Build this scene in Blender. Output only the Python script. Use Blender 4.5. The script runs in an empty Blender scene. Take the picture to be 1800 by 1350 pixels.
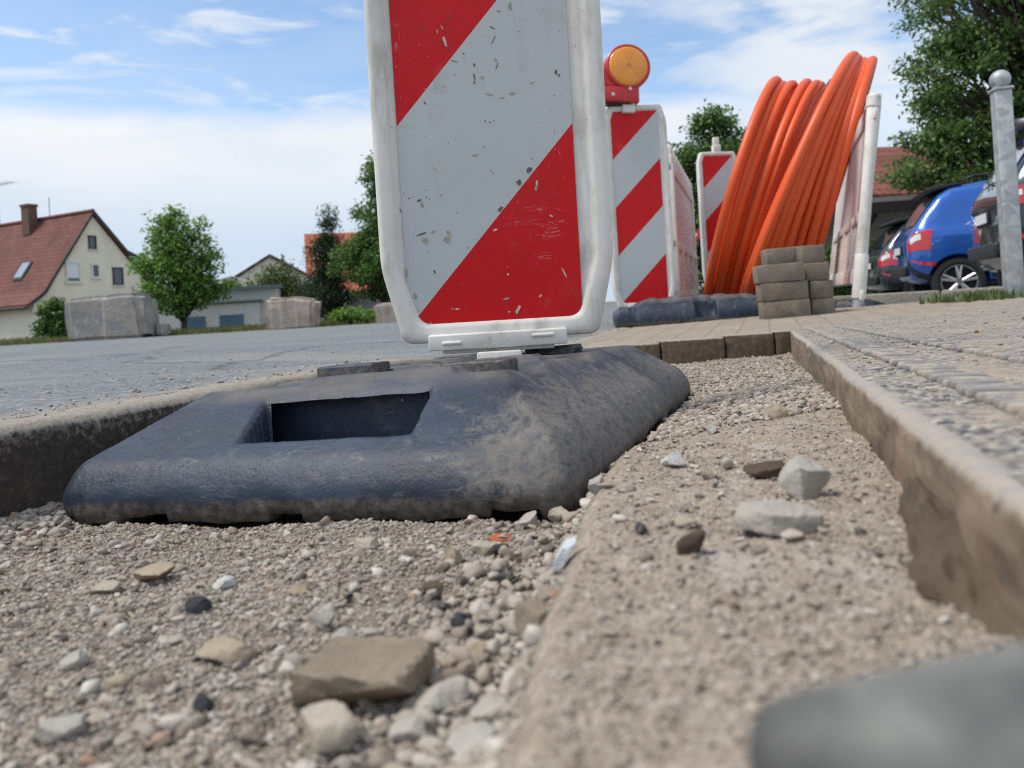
import bpy, bmesh, math, random
import numpy as np
from mathutils import Vector, Matrix, Euler
random.seed(7); RNG = np.random.default_rng(11)
R = math.radians
sc = bpy.context.scene
COL = sc.collection

# ------------------------------------------------------------------ camera
F = 1350.0; CX, CY = 900.0, 540.0
ROLL = math.atan(.06); SR, CR = math.sin(ROLL), math.cos(ROLL)
cam_d = bpy.data.cameras.new('camera'); cam = bpy.data.objects.new('camera', cam_d); COL.objects.link(cam)
cam_d.sensor_width = 36; cam_d.lens = 27.0; cam_d.shift_y = -.075
cam_d.clip_start = .01; cam_d.clip_end = 4000
cam_d.dof.use_dof = True; cam_d.dof.focus_distance = .93; cam_d.dof.aperture_fstop = 9.6
cam.matrix_world = Matrix(((CR, SR, 0, 0), (0, 0, -1, 0), (-SR, CR, 0, 0), (0, 0, 0, 1)))
sc.camera = cam

# ------------------------------------------------------------------ node helper
class NT:
    def __init__(s, tree): s.t = tree; s.N = tree.nodes; s.L = tree.links
    def put(s, sock, v):
        if isinstance(v, bpy.types.NodeSocket): s.L.new(v, sock)
        elif v is not None:
            try: sock.default_value = v
            except Exception:
                sock.default_value = tuple(v) + (1,) if hasattr(v, '__len__') else (v,)*len(sock.default_value)
    def n(s, typ, ins=None, out=0, **props):
        nd = s.N.new(typ)
        for k, v in props.items(): setattr(nd, k, v)
        for k, v in (ins or {}).items(): s.put(nd.inputs[k], v)
        return nd.outputs[out] if out is not None else nd
    def m(s, op, a, b=0.0, c=0.0, clamp=False):
        return s.n('ShaderNodeMath', {0: a, 1: b, 2: c}, operation=op, use_clamp=clamp)
    def vm(s, op, a, b=(0, 0, 0), out=0): return s.n('ShaderNodeVectorMath', {0: a, 1: b}, out=out, operation=op)
    def ss(s, x, lo, hi, a=0.0, b=1.0):
        return s.n('ShaderNodeMapRange', {'Value': x, 'From Min': lo, 'From Max': hi, 'To Min': a, 'To Max': b}, interpolation_type='SMOOTHSTEP')
    def lin(s, x, lo, hi, a=0.0, b=1.0):
        return s.n('ShaderNodeMapRange', {'Value': x, 'From Min': lo, 'From Max': hi, 'To Min': a, 'To Max': b})
    def mix(s, f, a, b, bt='MIX'):
        nd = s.N.new('ShaderNodeMix'); nd.data_type = 'RGBA'; nd.blend_type = bt
        s.put(nd.inputs[0], f); s.put(nd.inputs[6], a); s.put(nd.inputs[7], b); return nd.outputs[2]
    def noise(s, vec, scale=5, detail=3, rough=.55, dist=0, out=0):
        return s.n('ShaderNodeTexNoise', {'Vector': vec, 'Scale': scale, 'Detail': detail, 'Roughness': rough, 'Distortion': dist}, out=out)
    def vor(s, vec, scale=5, out=0, feature='F1', rnd=1.0):
        return s.n('ShaderNodeTexVoronoi', {'Vector': vec, 'Scale': scale, 'Randomness': rnd}, out=out, feature=feature)
    def scale(s, vec, xyz): return s.vm('MULTIPLY', vec, xyz)
    def sep(s, v): nd = s.N.new('ShaderNodeSeparateXYZ'); s.put(nd.inputs[0], v); return nd.outputs
    def comb(s, x, y, z): return s.n('ShaderNodeCombineXYZ', {0: x, 1: y, 2: z})
    def obj(s): return s.n('ShaderNodeTexCoord', out=3)
    def pos(s): return s.n('ShaderNodeNewGeometry', out=0)
    def isl(s): return s.n('ShaderNodeNewGeometry', out=8)
    def ramp(s, f, stops, interp='LINEAR'):
        nd = s.N.new('ShaderNodeValToRGB'); s.put(nd.inputs[0], f); e = nd.color_ramp.elements
        nd.color_ramp.interpolation = interp
        while len(e) < len(stops): e.new(.5)
        for el, (p, c) in zip(e, stops): el.position = p; el.color = tuple(c) + (1,)
        return nd.outputs[0]
    def bump(s, h, strength=.3, dist=.01): return s.n('ShaderNodeBump', {'Height': h, 'Strength': strength, 'Distance': dist})

def mat(name, fn, rough=.6, metal=0.0, spec=.5, coat=0.0):
    m = bpy.data.materials.new(name); m.use_nodes = True
    t = NT(m.node_tree); b = m.node_tree.nodes['Principled BSDF']
    b.inputs['Roughness'].default_value = rough; b.inputs['Metallic'].default_value = metal
    b.inputs['Specular IOR Level'].default_value = spec; b.inputs['Coat Weight'].default_value = coat
    r = fn(t, b) if callable(fn) else fn
    if isinstance(r, dict):
        for k, v in r.items(): t.put(b.inputs[k], v)
    elif r is not None: t.put(b.inputs['Base Color'], r)
    return m

# ------------------------------------------------------------------ sky and sun
SUN_EL, SUN_AZ = R(60), R(-100)          # azimuth measured from +Y towards +X
w = bpy.data.worlds.new('World'); sc.world = w; w.use_nodes = True
t = NT(w.node_tree); bg = w.node_tree.nodes['Background']
sky = t.N.new('ShaderNodeTexSky'); sky.sky_type = 'NISHITA'; sky.sun_disc = False
sky.sun_elevation = SUN_EL; sky.sun_rotation = SUN_AZ; sky.air_density = 1.0; sky.dust_density = .4; sky.ozone_density = 2.2
d = t.n('ShaderNodeTexCoord', out=0); dx, dy, dz = t.sep(d)
hl = t.m('SQRT', t.m('ADD', t.m('MULTIPLY', dx, dx), t.m('MULTIPLY', dy, dy)))
el = t.m('DIVIDE', dz, t.m('MAXIMUM', hl, .02)); az = t.m('ARCTAN2', dx, dy)
sv = t.comb(az, t.m('MULTIPLY', el, 1.0), 0.0)
n1 = t.noise(t.scale(sv, (2.2, 7.5, 1)), 1.0, 6, .55, .3)
n2 = t.noise(t.scale(sv, (5, 22, 1)), 1.0, 6, .6, .5)
n3 = t.noise(t.scale(sv, (3.0, 9, 1)), 1.3, 5, .55, .2)
# thick bank low on the left, thin broken veil on the right
top = t.m('ADD', .268, t.m('MULTIPLY', t.m('SUBTRACT', n1, .5), .10))
bank = t.ss(t.m('SUBTRACT', el, top), -.035, .015, 1, 0)
right = t.ss(az, .05, .38)
veil = t.m('MULTIPLY', t.ss(n3, .40, .62), right)
veil = t.m('MULTIPLY', veil, t.ss(el, .60, .38, .75, 1.0))
wisp = t.m('MULTIPLY', t.ss(n2, .46, .68), t.ss(n1, .32, .60, .3, .95))
bank = t.m('MULTIPLY', bank, t.m('SUBTRACT', 1.0, t.m('MULTIPLY', right, .25)))
over = t.m('MULTIPLY', t.ss(t.noise(t.scale(d, (3, 3, 3)), 1.0, 5, .55), .36, .58), t.m('MAXIMUM', t.ss(el, .62, 1.0), t.ss(dy, .25, -.1)))   # broken cloud overhead and behind
cov = t.m('MAXIMUM', t.m('MAXIMUM', t.m('MAXIMUM', bank, veil), t.m('MULTIPLY', wisp, .85)), t.m('MULTIPLY', over, .92))
cov = t.m('MAXIMUM', cov, t.m('ADD', .05, t.m('MULTIPLY', t.ss(n3, .3, .75), .22)))
low = t.ss(el, .25, .04)
ccol = t.mix(low, (5.55, 5.6, 5.6, 1), (3.3, 4.0, 5.0, 1))
ccol = t.mix(t.m('MULTIPLY', t.ss(n3, .40, .66), .5), ccol, (4.0, 4.5, 5.2, 1))
ncl = t.mix(1.0, sky.outputs[0], (1.06, 1.12, 1.12, 1), 'MULTIPLY')
t.L.new(t.mix(t.m('MULTIPLY', cov, .95), ncl, ccol), bg.inputs[0]); bg.inputs[1].default_value = .15
sun_d = bpy.data.lights.new('sun', 'SUN'); sun = bpy.data.objects.new('sun', sun_d); COL.objects.link(sun)
sun_d.energy = 2.9; sun_d.angle = R(16); sun_d.color = (1, .92, .80)
sdir = Vector((math.sin(SUN_AZ)*math.cos(SUN_EL), math.cos(SUN_AZ)*math.cos(SUN_EL), math.sin(SUN_EL)))
sun.rotation_euler = (-sdir).to_track_quat('-Z', 'Y').to_euler()
sc.cycles.use_denoising = False; sc.cycles.pixel_filter_type = 'BLACKMAN_HARRIS'; sc.cycles.filter_width = 1.15
sc.view_settings.view_transform = 'Standard'; sc.view_settings.look = 'None'
sc.view_settings.exposure = 0.2; sc.view_settings.gamma = 1

# ------------------------------------------------------------------ maths helpers
def ray(px, py):
    u = (px-CX)/F; v = -(py-CY)/F
    return np.array([u*CR+v*SR, 1.0, -u*SR+v*CR])
def at(px, py, Y): return Vector(ray(px, py)*Y)
def sst(x, a, b):
    q = np.clip((np.asarray(x, float)-a)/(b-a), 0, 1); return q*q*(3-2*q)
_LAT = np.random.default_rng(3).random((64, 64, 64))
def vn3(x, y, z):
    xi, yi, zi = np.floor(x).astype(int), np.floor(y).astype(int), np.floor(z).astype(int)
    fx, fy, fz = x-xi, y-yi, z-zi
    fx, fy, fz = [q*q*(3-2*q) for q in (fx, fy, fz)]
    r = 0
    for a in (0, 1):
        for b in (0, 1):
            for c in (0, 1):
                r = r+_LAT[(xi+a) & 63, (yi+b) & 63, (zi+c) & 63]*(fx if a else 1-fx)*(fy if b else 1-fy)*(fz if c else 1-fz)
    return r*2-1
def vn2(x, y, s=0.0): return vn3(np.asarray(x, float), np.asarray(y, float), np.asarray(x, float)*0+s+.37)
def fbm2(x, y, o=3, s=0.0):
    r = 0; a = 1
    for k in range(o): r = r+a*vn2(x*2**k+17*k, y*2**k-9*k, s+k); a *= .5
    return r

# ------------------------------------------------------------------ mesh helpers
def link(name, me, m=None, parent=None, smooth=True):
    if m is not None:
        for q in (m if isinstance(m, (list, tuple)) else [m]): me.materials.append(q)
    if smooth: me.polygons.foreach_set('use_smooth', np.ones(len(me.polygons), bool))
    o = bpy.data.objects.new(name, me); COL.objects.link(o)
    if parent is not None: o.parent = parent
    return o
def np_mesh(name, V, Fc):
    V = np.asarray(V, np.float32); Fc = np.asarray(Fc, np.int32); k = Fc.shape[1]
    me = bpy.data.meshes.new(name); me.vertices.add(len(V)); me.vertices.foreach_set('co', V.ravel())
    me.loops.add(Fc.size); me.loops.foreach_set('vertex_index', Fc.ravel())
    me.polygons.add(len(Fc)); me.polygons.foreach_set('loop_start', np.arange(0, Fc.size, k, dtype=np.int32))
    me.polygons.foreach_set('loop_total', np.full(len(Fc), k, np.int32)); me.update(calc_edges=True); return me
def grid_faces(nr, nc):
    i = np.arange((nr-1)*(nc-1)); r = i//(nc-1); c = i % (nc-1); a = r*nc+c
    return np.stack([a, a+1, a+nc+1, a+nc], 1)
def tag(o, label=None, cat=None, group=None, kind=None):
    for k, v in (('label', label), ('category', cat), ('group', group), ('kind', kind)):
        if v: o[k] = v
    return o
def empty(name, loc=(0, 0, 0), rot=(0, 0, 0)):
    o = bpy.data.objects.new(name, None); COL.objects.link(o); o.empty_display_size = .05
    o.location = loc; o.rotation_euler = rot; return o
def copy_tree(o, parent=None):
    c = o.copy(); COL.objects.link(c)
    if parent is not None: c.parent = parent
    for ch in list(o.children): copy_tree(ch, c)
    return c

class MB:
    def __init__(s): s.v = []; s.f = []; s.mi = []
    def add(s, V, Fc, mi=0):
        k = len(s.v); s.v += [tuple(float(q) for q in p) for p in V]
        s.f += [tuple(int(i)+k for i in f) for f in Fc]; s.mi += [mi]*len(Fc); return s
    def box(s, c, size, rz=0.0, mi=0, M=None):
        x, y, z = [q/2 for q in size]; P = []
        for a, b, e in ((-1,-1,-1),(1,-1,-1),(1,1,-1),(-1,1,-1),(-1,-1,1),(1,-1,1),(1,1,1),(-1,1,1)):
            p = Vector((a*x, b*y, e*z)); p.rotate(Euler((0, 0, rz)))
            if M is not None: p = M @ p
            P.append(p+Vector(c))
        return s.add(P, [(3,2,1,0),(4,5,6,7),(0,1,5,4),(1,2,6,5),(2,3,7,6),(3,0,4,7)], mi)
    def loft(s, rings, cap=True, mi=0, closed=True):
        n = len(rings[0]); V = [p for r in rings for p in r]; Fc = []
        for i in range(len(rings)-1):
            for j in range(n if closed else n-1):
                a = i*n+j; b = i*n+(j+1) % n; Fc.append((a, b, b+n, a+n))
        if cap:
            Fc.append(tuple(range(n-1, -1, -1))); k = (len(rings)-1)*n; Fc.append(tuple(range(k, k+n)))
        return s.add(V, Fc, mi)
    def tube(s, path, r, n=8, cap=True, mi=0):
        P = [Vector(p) for p in path]; rs = r if hasattr(r, '__len__') else [r]*len(P); rings = []
        tg = (P[1]-P[0]).normalized(); nrm = tg.orthogonal().normalized()
        for i, p in enumerate(P):
            tn = (P[min(i+1, len(P)-1)]-P[max(i-1, 0)]).normalized()
            nrm = (nrm-tn*nrm.dot(tn)).normalized(); bn = tn.cross(nrm)
            rings.append([p+(nrm*math.cos(a)+bn*math.sin(a))*rs[i] for a in [2*math.pi*k/n for k in range(n)]])
        return s.loft(rings, cap, mi)
    def prism(s, poly, d0, d1, axis='y', mi=0):
        f = {'y': lambda p, q: (p[0], q, p[1]), 'x': lambda p, q: (q, p[0], p[1]), 'z': lambda p, q: (p[0], p[1], q)}[axis]
        return s.loft([[f(p, d0) for p in poly], [f(p, d1) for p in poly]], True, mi)
    def build(s, name, m, parent=None, smooth=False, bevel=0.0, seg=2, fix=True):
        me = bpy.data.meshes.new(name); me.from_pydata(s.v, [], s.f); me.update()
        if fix:
            b = bmesh.new(); b.from_mesh(me); bmesh.ops.recalc_face_normals(b, faces=b.faces); b.to_mesh(me); b.free()
        o = link(name, me, m, parent, smooth)
        me.polygons.foreach_set('material_index', np.array(s.mi, np.int32))
        if bevel:
            q = o.modifiers.new('bevel', 'BEVEL'); q.width = bevel; q.segments = seg; q.limit_method = 'ANGLE'; q.angle_limit = R(35)
            me.polygons.foreach_set('use_smooth', np.ones(len(me.polygons), bool))
            q.harden_normals = False
            e = o.modifiers.new('edges', 'EDGE_SPLIT'); e.split_angle = R(40)
        return o

# ------------------------------------------------------------------ ground levels
def G(x, y): return -.147+.0311*(x-.032)-.0409*(y-.528)              # trench bottom
def xk(y): return -.455+.336*(y-.663)                                # kerb line, left of the trench
def xr(y): return .13+.3326*(y-.2)                                   # steel edge line, right of the trench
def PV(x, y):                                                        # pavement level
    return -.125+np.where(y < 2.38, .04, .03)*(x-.855)-.042*np.minimum(y-2.38, 0)
def KZ(y):
    y = np.asarray(y, float); a = -.077-.008*(y-.66); q = sst(y, 1.35, 2.3)
    return a*(1-q)+q*np.minimum(PV(xk(np.minimum(y, 4.2)), np.maximum(y, 2.38)), a)
def RZ(x, y):
    base = -.079-.008*(np.minimum(y, 26)-.66); q = sst(xk(np.minimum(y, 5))-x, 0.0, 1.6)
    return KZ(np.minimum(y, 5))*(1-q)+base*q
EDGE = np.array([(.03,-.02),(.19,-.012),(.288,.004),(.397,.022),(.558,.056),(.65,.078),(.75,.112),(.9,.152),(1.3,.285),(1.42,.25),(1.7,.1),(2.5,.1)])
def xe(y): return np.interp(y, EDGE[:, 0], EDGE[:, 1])+.004*vn2(np.asarray(y)*28, np.asarray(y)*0+3.3)
YAW, PIT, ROL = .3251, -.0288, -.0425
BL, BW, BH = .8344, .4697, .0996
def base_matrix():
    return Matrix.Rotation(-YAW, 3, 'Z') @ Matrix.Rotation(PIT, 3, 'X') @ Matrix.Rotation(ROL, 3, 'Y')
MB3 = base_matrix()
def gravel_z(x, y, fine=True):
    x = np.asarray(x, float); y = np.asarray(y, float)
    z = G(x, y)+.004*fbm2(x*9, y*9, 2, 1)
    if fine: z = z+.0022*vn2(x*60, y*60, 5)+.0016*vn2(x*150, y*150, 8)+.0011*vn2(x*330, y*330, 2)
    lx = (x-.0319)*math.cos(YAW)-(y-.5276)*math.sin(YAW); ly = (x-.0319)*math.sin(YAW)+(y-.5276)*math.cos(YAW)
    ins = sst(lx, -BW-.02, -BW+.03)*(1-sst(lx, -.02, .02))*sst(ly, -.015, .03)*(1-sst(ly, BL-.03, BL+.02))
    z = z-ins*.012
    z = z+.012*(1-sst(x-xk(y), 0, .09))*sst(y, .3, .6)
    return z
def sand_z(x, y, fine=True):
    x = np.asarray(x, float); y = np.asarray(y, float)
    e = xe(y); wd = np.maximum(xr(y)-e, .05); q = np.clip((x-e)/wd, 0, 1)
    fe = .026*(1-sst(y, .45, 1.0))+.003; fr = .030*(1-sst(y, .5, 2.2))+.002
    z = G(x, y)+fe*(1-q)+fr*q+.0035*fbm2(x*14, y*10, 2, 4)*sst(x-e, 0, .03)
    z = z+.006*sst(y, .9, 1.6)*vn2(x*14, y*5, 9)
    if fine:
        z = z+.0012*vn2(x*90, y*90, 6)+.0012*vn2(x*190, y*190, 3)+.0008*vn2(x*420, y*420, 1)
    dl = np.clip(1-(x-e)/.016, 0, 2); return z-.012*dl**2
def floor_z(x, y): return np.where(x > xe(y)-.004, np.maximum(sand_z(x, y), gravel_z(x, y)), gravel_z(x, y))
def floor_hit(px, py):
    r = ray(px, py); ys = np.linspace(.12, 2.3, 4000)
    k = np.argmax(r[2]*ys < floor_z(r[0]*ys, ys)); y = ys[k]
    return np.array([r[0]*y, y, float(floor_z(r[0]*y, y))])

# ------------------------------------------------------------------ ground materials
def dusty(t, vec): return t.noise(vec, 1.0, 4, .6)
def m_gravel(t, b):
    p = t.pos()
    v1 = t.vor(p, 260, out=1); c = t.sep(v1)[0]
    col = t.ramp(c, [(0, (.165,.142,.12)), (.2, (.24,.207,.175)), (.5, (.31,.27,.23)), (.8, (.37,.33,.285)), (1, (.46,.42,.37))])
    col = t.mix(t.ss(t.noise(p, 14, 4), .38, .68), col, t.mix(.55, col, (.28,.24,.20,1)))
    col = t.mix(t.m('MULTIPLY', t.ss(t.vor(p, 260), .25, .6), .35), col, (.09,.078,.066,1))
    h = t.m('ADD', t.m('MULTIPLY', t.vor(p, 260), -.6), t.noise(p, 900, 3))
    return {'Base Color': col, 'Normal': t.bump(h, .7, .0016)}
GRAVEL = mat('gravel_floor', m_gravel, .95, spec=.15)
def m_sand(t, b):
    p = t.pos()
    n = t.noise(p, 40, 6, .65)
    col = t.ramp(n, [(.28, (.20,.165,.13)), (.45, (.295,.248,.203)), (.6, (.355,.305,.253)), (.78, (.43,.38,.325))])
    s = t.vor(p, 420, out=1); col = t.mix(.38, col, t.ramp(t.sep(s)[1], [(0, (.13,.11,.09)), (.4, (.28,.235,.19)), (.85, (.38,.33,.27)), (1, (.52,.49,.44))]))
    col = t.mix(t.m('MULTIPLY', t.ss(t.noise(t.scale(p, (18, 9, 9)), 1, 3), .56, .72), .55), col, (.44,.42,.39,1))
    col = t.mix(t.m('MULTIPLY', t.ss(t.noise(p, 75, 2), .64, .72), .8), col, (.10,.082,.066,1))
    h = t.m('ADD', t.noise(p, 500, 5, .7), t.m('MULTIPLY', t.vor(p, 420), -.5))
    return {'Base Color': col, 'Normal': t.bump(h, .6, .0016)}
SAND = mat('packed_sand', m_sand, .97, spec=.12)
def m_asph(t, b):
    p = t.pos(); c = t.sep(t.vor(p, 170, out=1))[0]
    col = t.ramp(c, [(0, (.11,.128,.14)), (.6, (.17,.192,.205)), (.93, (.22,.237,.245)), (1, (.36,.355,.34))])
    col = t.mix(t.ss(t.noise(t.scale(p, (.5, 2.0, 1)), 1.4, 6, .65), .45, .72, 0, .6), col, (.30,.29,.27,1))
    k = t.m('ABSOLUTE', t.m('ADD', t.m('SUBTRACT', t.sep(p)[0], t.m('MULTIPLY', t.sep(p)[1], .336)), .678))
    col = t.mix(t.m('MULTIPLY', t.ss(t.m('ADD', k, t.m('MULTIPLY', t.noise(p, 30, 4), .12)), .24, .05), .75), col, (.33,.29,.25,1))
    cr = t.ss(t.vor(t.vm('ADD', p, t.scale(t.noise(p, 2, 3, out=1), (.6,.6,.6))), .5, feature='DISTANCE_TO_EDGE'), .0, .012, 1, 0)
    col = t.mix(t.m('MULTIPLY', cr, .6), col, (.05,.052,.055,1))
    return {'Base Color': col, 'Normal': t.bump(t.noise(p, 420, 4), .55, .003)}
ASPH = mat('asphalt', m_asph, .9, spec=.25)
def m_pave(t, b):
    p = t.pos(); x, y, z = t.sep(p)
    # coordinates along and across the steel edge
    ca, sa = math.cos(.3212), math.sin(.3212)
    u = t.m('SUBTRACT', t.m('MULTIPLY', x, ca), t.m('MULTIPLY', y, sa)); v = t.m('ADD', t.m('MULTIPLY', x, sa), t.m('MULTIPLY', y, ca))
    sp = t.sep(t.vor(p, 250, out=1))[0]
    aggr = t.ramp(sp, [(0, (.04,.045,.06)), (.22, (.11,.115,.13)), (.5, (.25,.235,.21)), (.8, (.36,.33,.285)), (1, (.5,.47,.42))])
    sand = t.ramp(t.noise(p, 55, 5, .65), [(.3, (.25,.215,.175)), (.7, (.40,.35,.29))])
    col = t.mix(t.ss(t.noise(t.comb(t.m('MULTIPLY', u, 9), t.m('MULTIPLY', v, 5), 0), 1, 6, .7), .42, .62), aggr, sand)
    bt = t.n('ShaderNodeTexBrick', {'Vector': t.comb(v, u, 0), 'Scale': 1, 'Mortar Size': .004, 'Brick Width': .2, 'Row Height': .1, 'Color1': (.22,.185,.15,1), 'Color2': (.33,.285,.235,1), 'Mortar': (.09,.075,.06,1)}, out=None)
    tan = t.mix(.6, bt.outputs[0], sand)
    far = t.ss(t.m('ADD', t.m('SUBTRACT', y, t.m('MULTIPLY', x, .30)), t.m('MULTIPLY', t.noise(p, 6, 3), .2)), 2.25, 2.4)
    col = t.mix(far, col, tan)
    return {'Base Color': col, 'Normal': t.bump(t.m('ADD', t.m('MULTIPLY', t.vor(p, 250), -.8), t.m('MULTIPLY', t.noise(p, 400, 3), .5)), .6, .004)}
PAVE = mat('sandy_paving', m_pave, .92, spec=.2)
def m_kerb(t, b):
    p = t.pos(); nz = t.sep(t.n('ShaderNodeNewGeometry', out=1))[2]
    n = t.noise(p, 160, 5, .7); n2 = t.noise(p, 12, 4)
    dark = t.ramp(n, [(.28, (.034,.029,.025)), (.55, (.062,.054,.046)), (.78, (.105,.092,.078))])
    dark = t.mix(t.m('MULTIPLY', t.ss(n2, .56, .72), .30), dark, (.12,.105,.088,1))
    z = t.sep(p)[2]
    dust = t.ramp(n, [(.3, (.22,.20,.17)), (.7, (.38,.35,.30))])
    f = t.ss(t.m('ADD', nz, t.m('MULTIPLY', t.m('SUBTRACT', n, .5), .9)), .15, .55)
    return {'Base Color': t.mix(f, dark, dust), 'Normal': t.bump(n, .7, .003)}
KERB = mat('tarry_kerb', m_kerb, .93, spec=.2)
def m_edge(t, b):
    p = t.pos(); nz = t.sep(t.n('ShaderNodeNewGeometry', out=1))[2]; n = t.noise(p, 70, 5, .7)
    br = t.ramp(n, [(.3, (.045,.032,.024)), (.5, (.10,.072,.05)), (.7, (.17,.13,.095)), (.8, (.33,.28,.23))])
    return {'Base Color': t.mix(t.ss(nz, .3, .8), br, t.ramp(n, [(.3, (.24,.21,.175)), (.7, (.36,.32,.27))])), 'Normal': t.bump(n, .5, .003)}
PEDGE = mat('brown_edge_stone', m_edge, .9)
def m_rail(t, b):
    p = t.pos(); nz = t.sep(t.n('ShaderNodeNewGeometry', out=1))[2]
    n = t.noise(t.scale(p, (30, 12, 60)), 1, 5, .65); n2 = t.noise(t.scale(p, (14, 14, 22)), 1, 4, .6)
    c = t.ramp(n, [(.3, (.075,.052,.034)), (.5, (.175,.13,.088)), (.66, (.27,.205,.145)), (.8, (.36,.30,.225))])
    c = t.mix(t.ss(n2, .56, .74, 0, .42), c, (.27,.115,.042,1))
    c = t.mix(t.m('MULTIPLY', t.ss(t.noise(p, 45, 4), .58, .7), .7), c, (.06,.05,.042,1))
    topc = t.mix(t.ss(t.noise(p, 90, 4, .6), .42, .62), (.36,.315,.265,1), (.30,.285,.27,1))
    f = t.ss(t.m('ADD', nz, t.m('MULTIPLY', t.m('SUBTRACT', t.noise(p, 120, 3), .5), .5)), .3, .7)
    return {'Base Color': t.mix(f, c, topc), 'Normal': t.bump(n, .4, .002), 'Roughness': t.lin(n, .3, .7, .6, .9)}
RAIL = mat('rusty_edging', m_rail, .8)
def m_strip(t, b):
    p = t.pos(); return t.mix(t.ss(t.noise(p, 60, 4, .65), .42, .6), (.20,.195,.195,1), (.35,.31,.26,1))
STRIP = mat('dusty_ribs', m_strip, .8)
def m_soil(t, b):
    p = t.pos(); return t.ramp(t.noise(p, 3, 6, .65), [(.3, (.10,.095,.075)), (.55, (.17,.155,.12)), (.75, (.24,.215,.17))])
SOIL = mat('far_ground', m_soil, .95)

# ------------------------------------------------------------------ the setting: ground, road, kerb, trench, pavement
me = np_mesh('ground', [(-900,-300,-.47),(900,-300,-.47),(900,1500,-.47),(-900,1500,-.47)], [(0,1,2,3)])
tag(link('ground', me, SOIL), kind='structure')
def surf(name, x_l, x_r, ys, nc, zf, m, pw=1.0):
    ys = np.asarray(ys); q = np.linspace(0, 1, nc)**pw
    X = x_l(ys)[:, None]*(1-q)+x_r(ys)[:, None]*q; Y = np.repeat(ys[:, None], nc, 1); Z = zf(X, Y)
    o = link(name, np_mesh(name, np.stack([X, Y, Z], -1).reshape(-1, 3), grid_faces(len(ys), nc)), m)
    return o
ys = np.exp(np.linspace(math.log(.04), math.log(2.40), 640))
tag(surf('trench_floor', lambda y: xk(y)-.01, lambda y: xr(y)+.02, ys, 430, gravel_z, GRAVEL), kind='structure')
q = np.linspace(0, 1, 330)**1.15
ys2 = np.exp(np.linspace(math.log(.04), math.log(2.39), 620))
X = (xe(ys2)-.018)[:, None]*(1-q)+(xr(ys2)+.012)[:, None]*q; Y = np.repeat(ys2[:, None], len(q), 1)
tag(link('sand_bed', np_mesh('sand_bed', np.stack([X, Y, sand_z(X, Y)], -1).reshape(-1, 3), grid_faces(len(ys2), len(q))), SAND), kind='structure')
# road
yr = np.concatenate([np.linspace(-1.5, .2, 8), np.linspace(.25, 3, 60), np.exp(np.linspace(math.log(3.1), math.log(29), 60))])
def rz(x, y): return RZ(x, y)+.004*fbm2(x*1.6, y*1.6, 2, 3)*sst(xk(np.minimum(y, 5))-x, .05, .4)+.0012*vn2(x*40, y*40, 3)*(y < 3.2)
tag(surf('road', lambda y: -7-1.6*np.maximum(y, 0), lambda y: np.where(y < 4.0, xk(y)-.055, xk(4.0)-.055+(y-4.0)*.16), yr, 160, lambda x, y: rz(x, y), ASPH, .35), kind='structure')
# kerb (concrete haunch with a tarry face), profile along the kerb line
prof = [(-.075, -.30), (-.075, -.002), (-.05, .001), (-.02, .0005), (-.006, -.003), (-.001, -.010), (.001, -.03), (.004, -.06), (.008, -.30)]
ky = np.linspace(-.2, 4.2, 300); V = []
for y in ky:
    for j, (dx_, dz_) in enumerate(prof):
        x = xk(y)+dx_; z = KZ(y)+dz_ if dz_ > -.2 else KZ(y)+dz_
        nn = .0022*vn2(np.array(y*70.), np.array(j*1.7), 2)+.004*vn2(np.array(y*14.), np.array(j*.9), 6)
        V.append((x+float(nn)*(dz_ < -.004), y, float(z)+float(nn)*.6))
tag(link('kerb', np_mesh('kerb', V, grid_faces(len(ky), len(prof))), KERB), kind='structure')
# pavement: sheet right of the steel edge and beyond the trench
def pave_sheet(name, xl, xr_, ys, nc, pw=1.0): return tag(surf(name, xl, xr_, ys, nc, lambda x, y: PV(x, y)+.0012*vn2(x*25, y*25, 2)+.0008*vn2(x*90, y*90, 7), PAVE, pw), kind='structure')
pave_sheet('pavement', lambda y: xr(y)+.010, lambda y: y*0+4.2-.0*y, np.exp(np.linspace(math.log(.06), math.log(2.385), 220)), 200, 2.0)
def pr(y): return np.where(y < 3.15, 4.2, np.maximum(4.2-(y-3.15)*4.0, .9))
pave_sheet('pavement', lambda y: np.minimum(xk(y)+.003, .66)+0*y, pr, np.linspace(2.386, 4.6, 90), 140)
# steel edge along the right of the trench
RLY = np.linspace(.03, 2.37, 220); nx, ny = math.cos(math.atan(.3326)), -math.sin(math.atan(.3326))
prof = [(-.001, -.16), (.000, -.05), (-.001, -.03), (.0, -.006), (.0025, .0), (.007, .001), (.012, .0008), (.0155, -.001), (.016, -.05)]
V = []
for y in RLY:
    for j, (a, c) in enumerate(prof):
        nn = float(.0016*vn2(np.array(y*60.), np.array(j*2.1), 4)+.003*vn2(np.array(y*9.), np.array(j*.3), 1)*(j < 5))
        V.append((xr(y)+a*nx+nn, y+a*ny, float(PV(xr(y), y))+c+nn*.3))
tag(link('steel_edging', np_mesh('steel_edging', V, grid_faces(len(RLY), len(prof))), RAIL), kind='structure')
# ribbed strips set in the pavement along the steel edge
mb = MB(); rot = -math.atan(.3326)
for off, wd, y0 in ((.062, .034, .1), (.135, .020, .1)):
    y = y0
    while y < 2.34:
        x = xr(y)+off*nx; yy = y+off*ny
        if yy > .05 and yy < 2.36:
            mb.box((x, yy, float(PV(x, yy))+.0004+.0018*random.random()), (wd*(.85+.2*random.random()), .0075+.003*random.random(), .006), rot+random.uniform(-.06, .06))
        y += .0155
tag(mb.build('ribbed_strip', STRIP, bevel=.0022, seg=2), kind='structure')
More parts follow.
